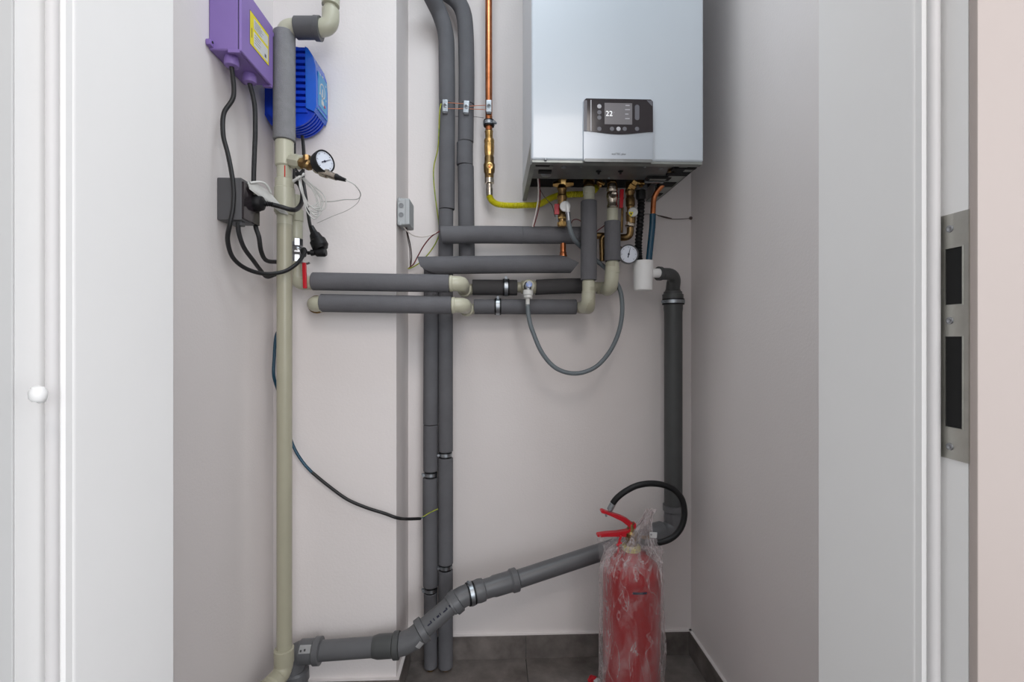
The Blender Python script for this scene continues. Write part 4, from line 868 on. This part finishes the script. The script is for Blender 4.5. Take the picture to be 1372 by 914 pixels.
part('elbow', T(fillet([P(398, 362, YS), P(398, 380, YS), P(422, 379, YH)], .022), .0185, seg=22), M.ppr, sp_)
part('lever_shadow_plate', B(P(404, 386, YS).x, P(421, 386, YS).x, YS-.036, YS-.028, P(410, 390, YS).z, P(410, 387.5, YS).z, bev=.001), M.boxg, cv) if False else None
# ================================================================ LEFT GAUGE + SENSOR
gn = V((.80, -.58, .10))
gc = P(435.5, 216, 1.20)
lg = gauge('pressure_gauge', 'black-rimmed pressure gauge turned sideways on the thick beige pipe', gc, gn, .0285, .026, 62, M.rubber)
part('brass_cross', newbm(lambda b: rev(b, P(403, 218, 1.24), P(424, 224, 1.215)-P(403, 218, 1.24), [(0, .012), (.008, .0145), (.014, .010), (.022, .010), (.026, .0135), (.034, .0135), (.038, .009), (.05, .008)], seg=8), lambda b: rev(b, P(411, 214, 1.235), Zv, [(-.012, .010), (.010, .010)], seg=8)), M.brassd, lg)
part('stem', cyl(P(420, 221, 1.22), gc-gn.normalized()*.026, .007), M.brass, lg)
sn = thing('pressure_sensor', 'brass pressure sensor with thin grey cable beneath the left gauge', 'sensor', P(445, 238, 1.21))
part('sensor_body', R2(P(421, 227, 1.215), P(451, 237.5, 1.20), [(0, .006), (.1, .008), (.3, .008), (.32, .0115), (.6, .0115), (.63, .009), (1, .0085)], seg=12), M.nickel, sn)
part('cable_boot', R2(P(450, 237, 1.20), P(463, 241.5, 1.195), [(0, .0085), (.3, .0065), (1, .004)], seg=12), M.rubber, sn)
part('thin_cable', T(smooth(PP([(462, 241, 1.195), (473, 246, 1.20), (481, 255, 1.22), (483, 262, 1.24), (478, 267, 1.25), (462, 267.5, 1.26), (445, 270, 1.27), (430, 270, 1.28)]), 10), .0014, seg=6), M.cablew, sn)
# coil of grey cable
ck = thing('cable_coil', 'bundled coil of thin pale grey cable hanging beside the thick beige pipe', 'cable', P(415, 285, 1.24))
rnd = random.Random(3)
for k, (dx_, dy_, w_) in enumerate(((0, 0, 1.0), (2, 6, .8), (-2, -8, .7), (5, -2, 1.25), (1, 3, .45), (-1, 9, .55), (3, -5, .95))):
    j_ = lambda q: rnd.uniform(-q, q)
    pts = PP([(401+j_(1), 236, 1.23), (403+j_(1.5), 250+j_(2), 1.225-k*.002), (407+dx_*.5, 266+j_(2), 1.225), (412+dx_, 278+dy_*.5, 1.225), (419+dx_+4*w_, 284+dy_, 1.23), (424+dx_+6*w_, 276+dy_+j_(2), 1.235), (420+dx_+7*w_, 262+j_(3), 1.235), (411+5*w_+j_(2), 248+j_(2), 1.24), (403+j_(1), 236, 1.24)])
    part('loop', T(smooth(pts, 8), .0017, seg=6), M.cablew, ck)
part('cable_tie', T(smooth(PP([(393, 243, 1.22), (400, 238, 1.215), (408, 233, 1.22)]), 6), .0036, seg=8), M.cablew, ck)
part('tie_knot', newbm(lambda b: sweep(b, smooth(PP([(396, 226, 1.225), (401, 232, 1.22), (406, 227, 1.225)]), 6), .0028, seg=8), lambda b: box(b, P(397, 236, 1.22).x, P(406, 236, 1.22).x, 1.212, 1.228, P(400, 237, 1.22).z, P(400, 231, 1.22).z, bev=.003)), M.rubber, ck)
part('trailing_end', T(smooth(PP([(483, 262, 1.24), (479, 272, 1.27), (465, 282, 1.3), (445, 290, 1.33), (425, 299, 1.36)]), 8), .0007, seg=6), M.cablew, ck)

# ================================================================ LOW CABLE
lc = thing('mains_cable', 'black and blue cable sagging from behind the beige pipe to the foam pipes', 'cable', P(470, 680, 1.385))
part('sheath', T(smooth(PP([(374, 442, 1.385), (369.5, 452, 1.38), (367.5, 478, 1.37), (366.5, 500, 1.365), (369, 513, 1.37), (374, 528, 1.38), (381, 560, 1.385), (389, 587, 1.385), (396, 604, 1.385), (407, 621, 1.388), (420, 635, 1.388)]), 8), .0043, seg=12), M.tube, lc, 'blue section of the cable')
part('sheath', T(smooth(PP([(418, 633, 1.388), (440, 651, 1.388), (465, 669, 1.388), (490, 680, 1.388), (515, 688, 1.388), (532, 694, 1.39), (545, 695.5, 1.44), (563, 695, 1.50)]), 8), .0046, seg=12), M.cable, lc, 'black section of the cable')
part('core_wire', T(smooth(PP([(561, 695.5, 1.50), (567, 692.5, 1.51), (576, 687, 1.515), (587, 682, 1.518)]), 6), .0017, seg=6), M.wirey, lc, 'bare green and yellow core')
part('core_wire', T(smooth(PP([(561, 695, 1.50), (565, 694, 1.505), (569, 693.5, 1.505)]), 4), .0015, seg=6), M.tube, lc)

# ================================================================ FIRE EXTINGUISHER
YE = 1.29; ex = P(846, 900, YE).x
fe = thing('fire_extinguisher', 'red fire extinguisher standing on the floor in a clear plastic bag', 'fire extinguisher', (ex, YE, 0))
zn = P(846, 738, YE).z
part('cylinder', R((ex, YE, 0.0), Zv, [(0, .066), (.004, .070), (.012, .074), (.03, .0765), (zn-.062, .0765), (zn-.040, .073), (zn-.018, .060), (zn-.004, .038), (zn+.004, .022), (zn+.010, .020)], seg=40), M.redp, fe)
part('neck_ring', R((ex, YE, zn), Zv, [(0, .022), (.003, .025), (.014, .025), (.016, .020)], seg=24), M.lemon, fe, 'pale yellow neck ring')
zv = P(846, 722, YE).z
part('valve_body', newbm(lambda b: rev(b, (ex, YE, zn+.01), Zv, [(0, .015), (.02, .015), (.022, .019), (.040, .019), (.045, .012), (.065, .010), (.07, 0)], seg=16), lambda b: rev(b, (ex, YE, zv-.002), Xv+Yv*.1, [(0, .010), (.035, .010), (.038, .008), (.05, .008)], seg=14)), M.brassd, fe)
def lever(pts, w, name):
    bm = bmesh.new(); fr_ = []
    for (px, py, hh_) in pts:
        c = P(px, py, YE); fr_.append([bm.verts.new(c+V((0, sy*w, sz*hh_))) for sy, sz in ((-1, 1), (1, 1), (1, -1), (-1, -1))])
    for a, b_ in zip(fr_, fr_[1:]):
        for k in range(4): bm.faces.new((a[k], a[(k+1) % 4], b_[(k+1) % 4], b_[k]))
    bm.faces.new(fr_[0]); bm.faces.new(fr_[-1][::-1])
    bmesh.ops.bevel(bm, geom=list(bm.edges), offset=.0012, segments=2, affect='EDGES')
    return part(name, bm, M.red, fe)
lever([(848, 707, .012), (840, 699, .009), (832, 694, .0065), (822, 690, .005), (814, 687, .0038), (807, 684.5, .0045), (804.5, 684.5, .003)], .009, 'squeeze_lever')
lever([(848, 712, .011), (838, 714, .008), (826, 715, .006), (812, 715.5, .005), (803, 716.5, .0045), (799.5, 716.5, .003)], .009, 'carry_handle')
lever([(851, 703, .006), (846, 707, .010), (841, 713, .010), (838, 718, .004)], .010, 'lever_bracket')
part('safety_pin', newbm(lambda b: sweep(b, PP([(832, 718, YE-.012), (829, 728, YE-.012), (828.5, 741, YE-.012)]), lambda t: .0035-.0015*t, seg=8), lambda b: sweep(b, PP([(826, 731, YE-.012), (833, 727, YE-.012)]), .003, seg=8)), M.red, fe)
hs = PP([(856, 724, 1.285), (868, 727.5, 1.285), (884, 727, 1.285), (900, 721, 1.285), (912, 708, 1.285), (917, 690, 1.285), (914, 670, 1.285), (904, 657, 1.285), (889, 650, 1.285), (871, 648, 1.285), (853, 651, 1.285), (838, 658.5, 1.285), (827, 667, 1.285), (821, 674.5, 1.287)])
part('hose', T(smooth(hs, 8), .0082, seg=14), M.rubber, fe)
part('hose_ferrule', cyl(P(822, 673, 1.287), P(816.5, 684, 1.29), .0082), M.zinc, fe)
part('hose_tip', T(PP([(811, 687, YE-.006), (812.5, 692, YE-.006)]), .003, seg=8), M.zinc, fe)
part('inspection_tag', B(P(870, 717, 1.27).x, P(880, 717, 1.27).x, 1.268, 1.2695, P(875, 720.5, 1.27).z, P(875, 713, 1.27).z, bev=.0003, rot=Matrix.Rotation(math.radians(4), 3, 'Y')), M.paper, fe)
part('tag_eyelet', R(P(872.5, 716.5, 1.268), -Yv, [(0, .0022), (.0006, .0022), (.0006, .001)], seg=10, cap=False), M.boxg, fe)
# body label
bm = bmesh.new()
def curved(bm, z0_, z1_, a0, a1, r):
    n = 10; A = []
    for k in range(n+1):
        a = math.radians(a0+(a1-a0)*k/n); x, y = ex+r*math.sin(a), YE-r*math.cos(a)
        A.append((bm.verts.new((x, y, z0_)), bm.verts.new((x, y, z1_))))
    for p, q in zip(A, A[1:]): bm.faces.new((p[0], q[0], q[1], p[1]))
curved(bm, P(846, 797, YE-.076).z, P(846, 794, YE-.076).z, -14, 14, .0772)
part('body_lettering', bm, M.ink, fe)
# bag
m = bpy.data.materials.new('clear_film'); m.use_nodes = True; nt = m.node_tree; b = nt.nodes['Principled BSDF']
b.inputs['Base Color'].default_value = (.92, .88, .88, 1); b.inputs['Roughness'].default_value = .35; b.inputs['Specular IOR Level'].default_value = .3
tr = nt.nodes.new('ShaderNodeBsdfTransparent'); tr.inputs['Color'].default_value = (.97, .95, .95, 1)
mx = nt.nodes.new('ShaderNodeMixShader'); tc = nt.nodes.new('ShaderNodeTexCoord'); mp_ = nt.nodes.new('ShaderNodeMapping'); mp_.inputs['Scale'].default_value = (1.0, 1.0, .38); mp_.inputs['Rotation'].default_value = (0, .35, 0)
n1 = nt.nodes.new('ShaderNodeTexNoise'); n1.inputs['Scale'].default_value = 22; n1.inputs['Detail'].default_value = 4; n1.inputs['Distortion'].default_value = 1.2
nt.links.new(tc.outputs['Object'], mp_.inputs['Vector']); nt.links.new(mp_.outputs['Vector'], n1.inputs['Vector'])
# ridges: thin milky crease lines where the noise crosses 0.5
sb = nt.nodes.new('ShaderNodeMath'); sb.operation = 'SUBTRACT'; sb.inputs[1].default_value = .5; nt.links.new(n1.outputs['Fac'], sb.inputs[0])
ab = nt.nodes.new('ShaderNodeMath'); ab.operation = 'ABSOLUTE'; nt.links.new(sb.outputs[0], ab.inputs[0])
rp = nt.nodes.new('ShaderNodeMapRange'); rp.inputs['From Min'].default_value = 0; rp.inputs['From Max'].default_value = .02; rp.inputs['To Min'].default_value = .22; rp.inputs['To Max'].default_value = .02
nt.links.new(ab.outputs[0], rp.inputs['Value'])
lw = nt.nodes.new('ShaderNodeLayerWeight'); lw.inputs['Blend'].default_value = .25
ad = nt.nodes.new('ShaderNodeMath'); ad.operation = 'MULTIPLY_ADD'; ad.inputs[1].default_value = .42; nt.links.new(lw.outputs['Facing'], ad.inputs[0]); nt.links.new(rp.outputs['Result'], ad.inputs[2])
n3 = nt.nodes.new('ShaderNodeTexNoise'); n3.inputs['Scale'].default_value = 13; n3.inputs['Detail'].default_value = 7; n3.inputs['Roughness'].default_value = .68; n3.inputs['Distortion'].default_value = .6
mp3 = nt.nodes.new('ShaderNodeMapping'); mp3.inputs['Scale'].default_value = (1.6, 1.6, .55); mp3.inputs['Rotation'].default_value = (.3, .6, 0)
nt.links.new(tc.outputs['Object'], mp3.inputs['Vector']); nt.links.new(mp3.outputs['Vector'], n3.inputs['Vector'])
r3 = nt.nodes.new('ShaderNodeMapRange'); r3.inputs['From Min'].default_value = .5; r3.inputs['From Max'].default_value = .72; r3.inputs['To Min'].default_value = 0; r3.inputs['To Max'].default_value = .26
nt.links.new(n3.outputs['Fac'], r3.inputs['Value'])
ad3 = nt.nodes.new('ShaderNodeMath'); ad3.operation = 'ADD'; ad3.use_clamp = True; nt.links.new(ad.outputs[0], ad3.inputs[0]); nt.links.new(r3.outputs['Result'], ad3.inputs[1])
nt.links.new(ad3.outputs[0], mx.inputs['Fac'])
bp2 = nt.nodes.new('ShaderNodeBump'); bp2.inputs['Strength'].default_value = .8; bp2.inputs['Distance'].default_value = .004
nt.links.new(ab.outputs[0], bp2.inputs['Height']); nt.links.new(bp2.outputs['Normal'], b.inputs['Normal'])
nt.links.new(tr.outputs[0], mx.inputs[1]); nt.links.new(b.outputs[0], mx.inputs[2]); nt.links.new(mx.outputs[0], nt.nodes['Material Output'].inputs['Surface'])
M.film = m
bm = bmesh.new()
prof = [(1000, 845, 40), (984, 846, 43), (950, 847, 43), (914, 847.5, 42.5), (890, 847, 42.5), (860, 846, 42), (830, 845.5, 42), (800, 845.5, 42), (775, 846, 41.5), (757, 846.5, 40), (745, 848, 37), (734, 851, 30), (723, 855, 22), (712, 859, 14), (702, 863.5, 9), (694, 867, 7), (687, 870, 6), (683, 872, 7)]
NS = 72; rings = []
# densify
dense = []
for (a, b_) in zip(prof, prof[1:]):
    st = max(1, int(abs(b_[0]-a[0])/4))
    for k in range(st): t = k/st; dense.append(tuple(a[i]*(1-t)+b_[i]*t for i in range(3)))
dense.append(prof[-1])
for li, (py, cxp, wp) in [(0, d) for d in dense]+[(1, d) for d in dense if d[0] < 765]+[(2, d) for d in dense if d[0] < 752]:
    c = P(cxp, py, YE); c.z = max(c.z, .003); r = wp/F*YE
    ring = []
    for k in range(NS):
        a = 2*math.pi*k/NS; dx, dy = math.cos(a), math.sin(a)
        nz = noise.noise(V((dx*2.2+dy*.5+li*9, dy*2.2, c.z*6+dx*1.5)))*.5+(abs(noise.noise(V((dx*5, dy*5, c.z*9+dx*3+dy*2))))-.25)*.6
        amp = min(.017, r*.25)
        rr = max(r+nz*amp, .078 if 757 < py else 0)
        if li: rr = r*(1-.06*li)+nz*amp*1.3
        if py < 740: rr = r*(1-.12*li)+nz*amp*1.5+r*.22*math.sin(a*(7-li)+c.z*(30+12*li))
        ring.append(bm.verts.new(c+V((dx*rr, dy*rr*(.98 if py > 700 else .8), 0))))
    rings.append((li, ring))
for (la, a), (lb_, b_) in zip(rings, rings[1:]):
    if la != lb_: continue
    for k in range(NS): bm.faces.new((a[k], a[(k+1) % NS], b_[(k+1) % NS], b_[k]))
# loose peak of film by the carry handle
def sheet(grid):
    vs = [[bm.verts.new(p) for p in row] for row in grid]
    for r0, r1 in zip(vs, vs[1:]):
        for k in range(len(r0)-1): bm.faces.new((r0[k], r0[k+1], r1[k+1], r1[k]))
rows = []
for i in range(13):
    t = i/12; py = 719+t*48; row = []
    xl = 800+5*t; xr = 805+34*t if t < .5 else 822+22*(t-.5)
    for k in range(9):
        s = k/8; px = xl+(xr-xl)*s
        yy = YE-.045-.03*t*math.sin(s*math.pi*.7)+.006*math.sin(px*.9+py*.4)
        row.append(P(px, py+3*math.sin(s*6), yy))
    rows.append(row)
sheet(rows)
rows = []
for i in range(11):
    t = i/10; row = []
    for k in range(7):
        s = k/6
        A0 = V((832+s*14, 742, 0)); A1 = V((866+s*8, 686, 0)); q = A0.lerp(A1, t)
        row.append(P(q.x+2*math.sin(t*9+s*4), q.y, YE-.045+.03*t+.005*math.sin(s*9+t*5)))
    rows.append(row)
sheet(rows)
bag = solo('plastic_bag', bm, M.film, 'crumpled clear plastic bag wrapped over the red fire extinguisher', 'bag', loc=(ex, YE, .003), sharp=60)
# small scrap beside it
q = P(797, 913, 1.47); q.z = 0
sw = thing('wrapper_scrap', 'small crumpled red and white scrap on the floor left of the fire extinguisher', 'litter', V((q.x, q.y, 0)))
def crumple(c, r, seed, sz=(1, 1, .7)):
    bm = bmesh.new(); bmesh.ops.create_icosphere(bm, subdivisions=3, radius=r)
    for v in bm.verts:
        n_ = noise.noise(v.co*(1.6/r)+V((seed, 0, 0))); v.co *= 1+.55*n_
        v.co = V((v.co.x*sz[0], v.co.y*sz[1], v.co.z*sz[2]))+c
        v.co.z = max(v.co.z, 0.0006)
    return bm
part('white_piece', crumple(V((q.x+.004, q.y-.006, .008)), .011, 1), M.paper, sw)
part('red_piece', crumple(V((q.x-.006, q.y+.004, .010)), .013, 5), M.red, sw)
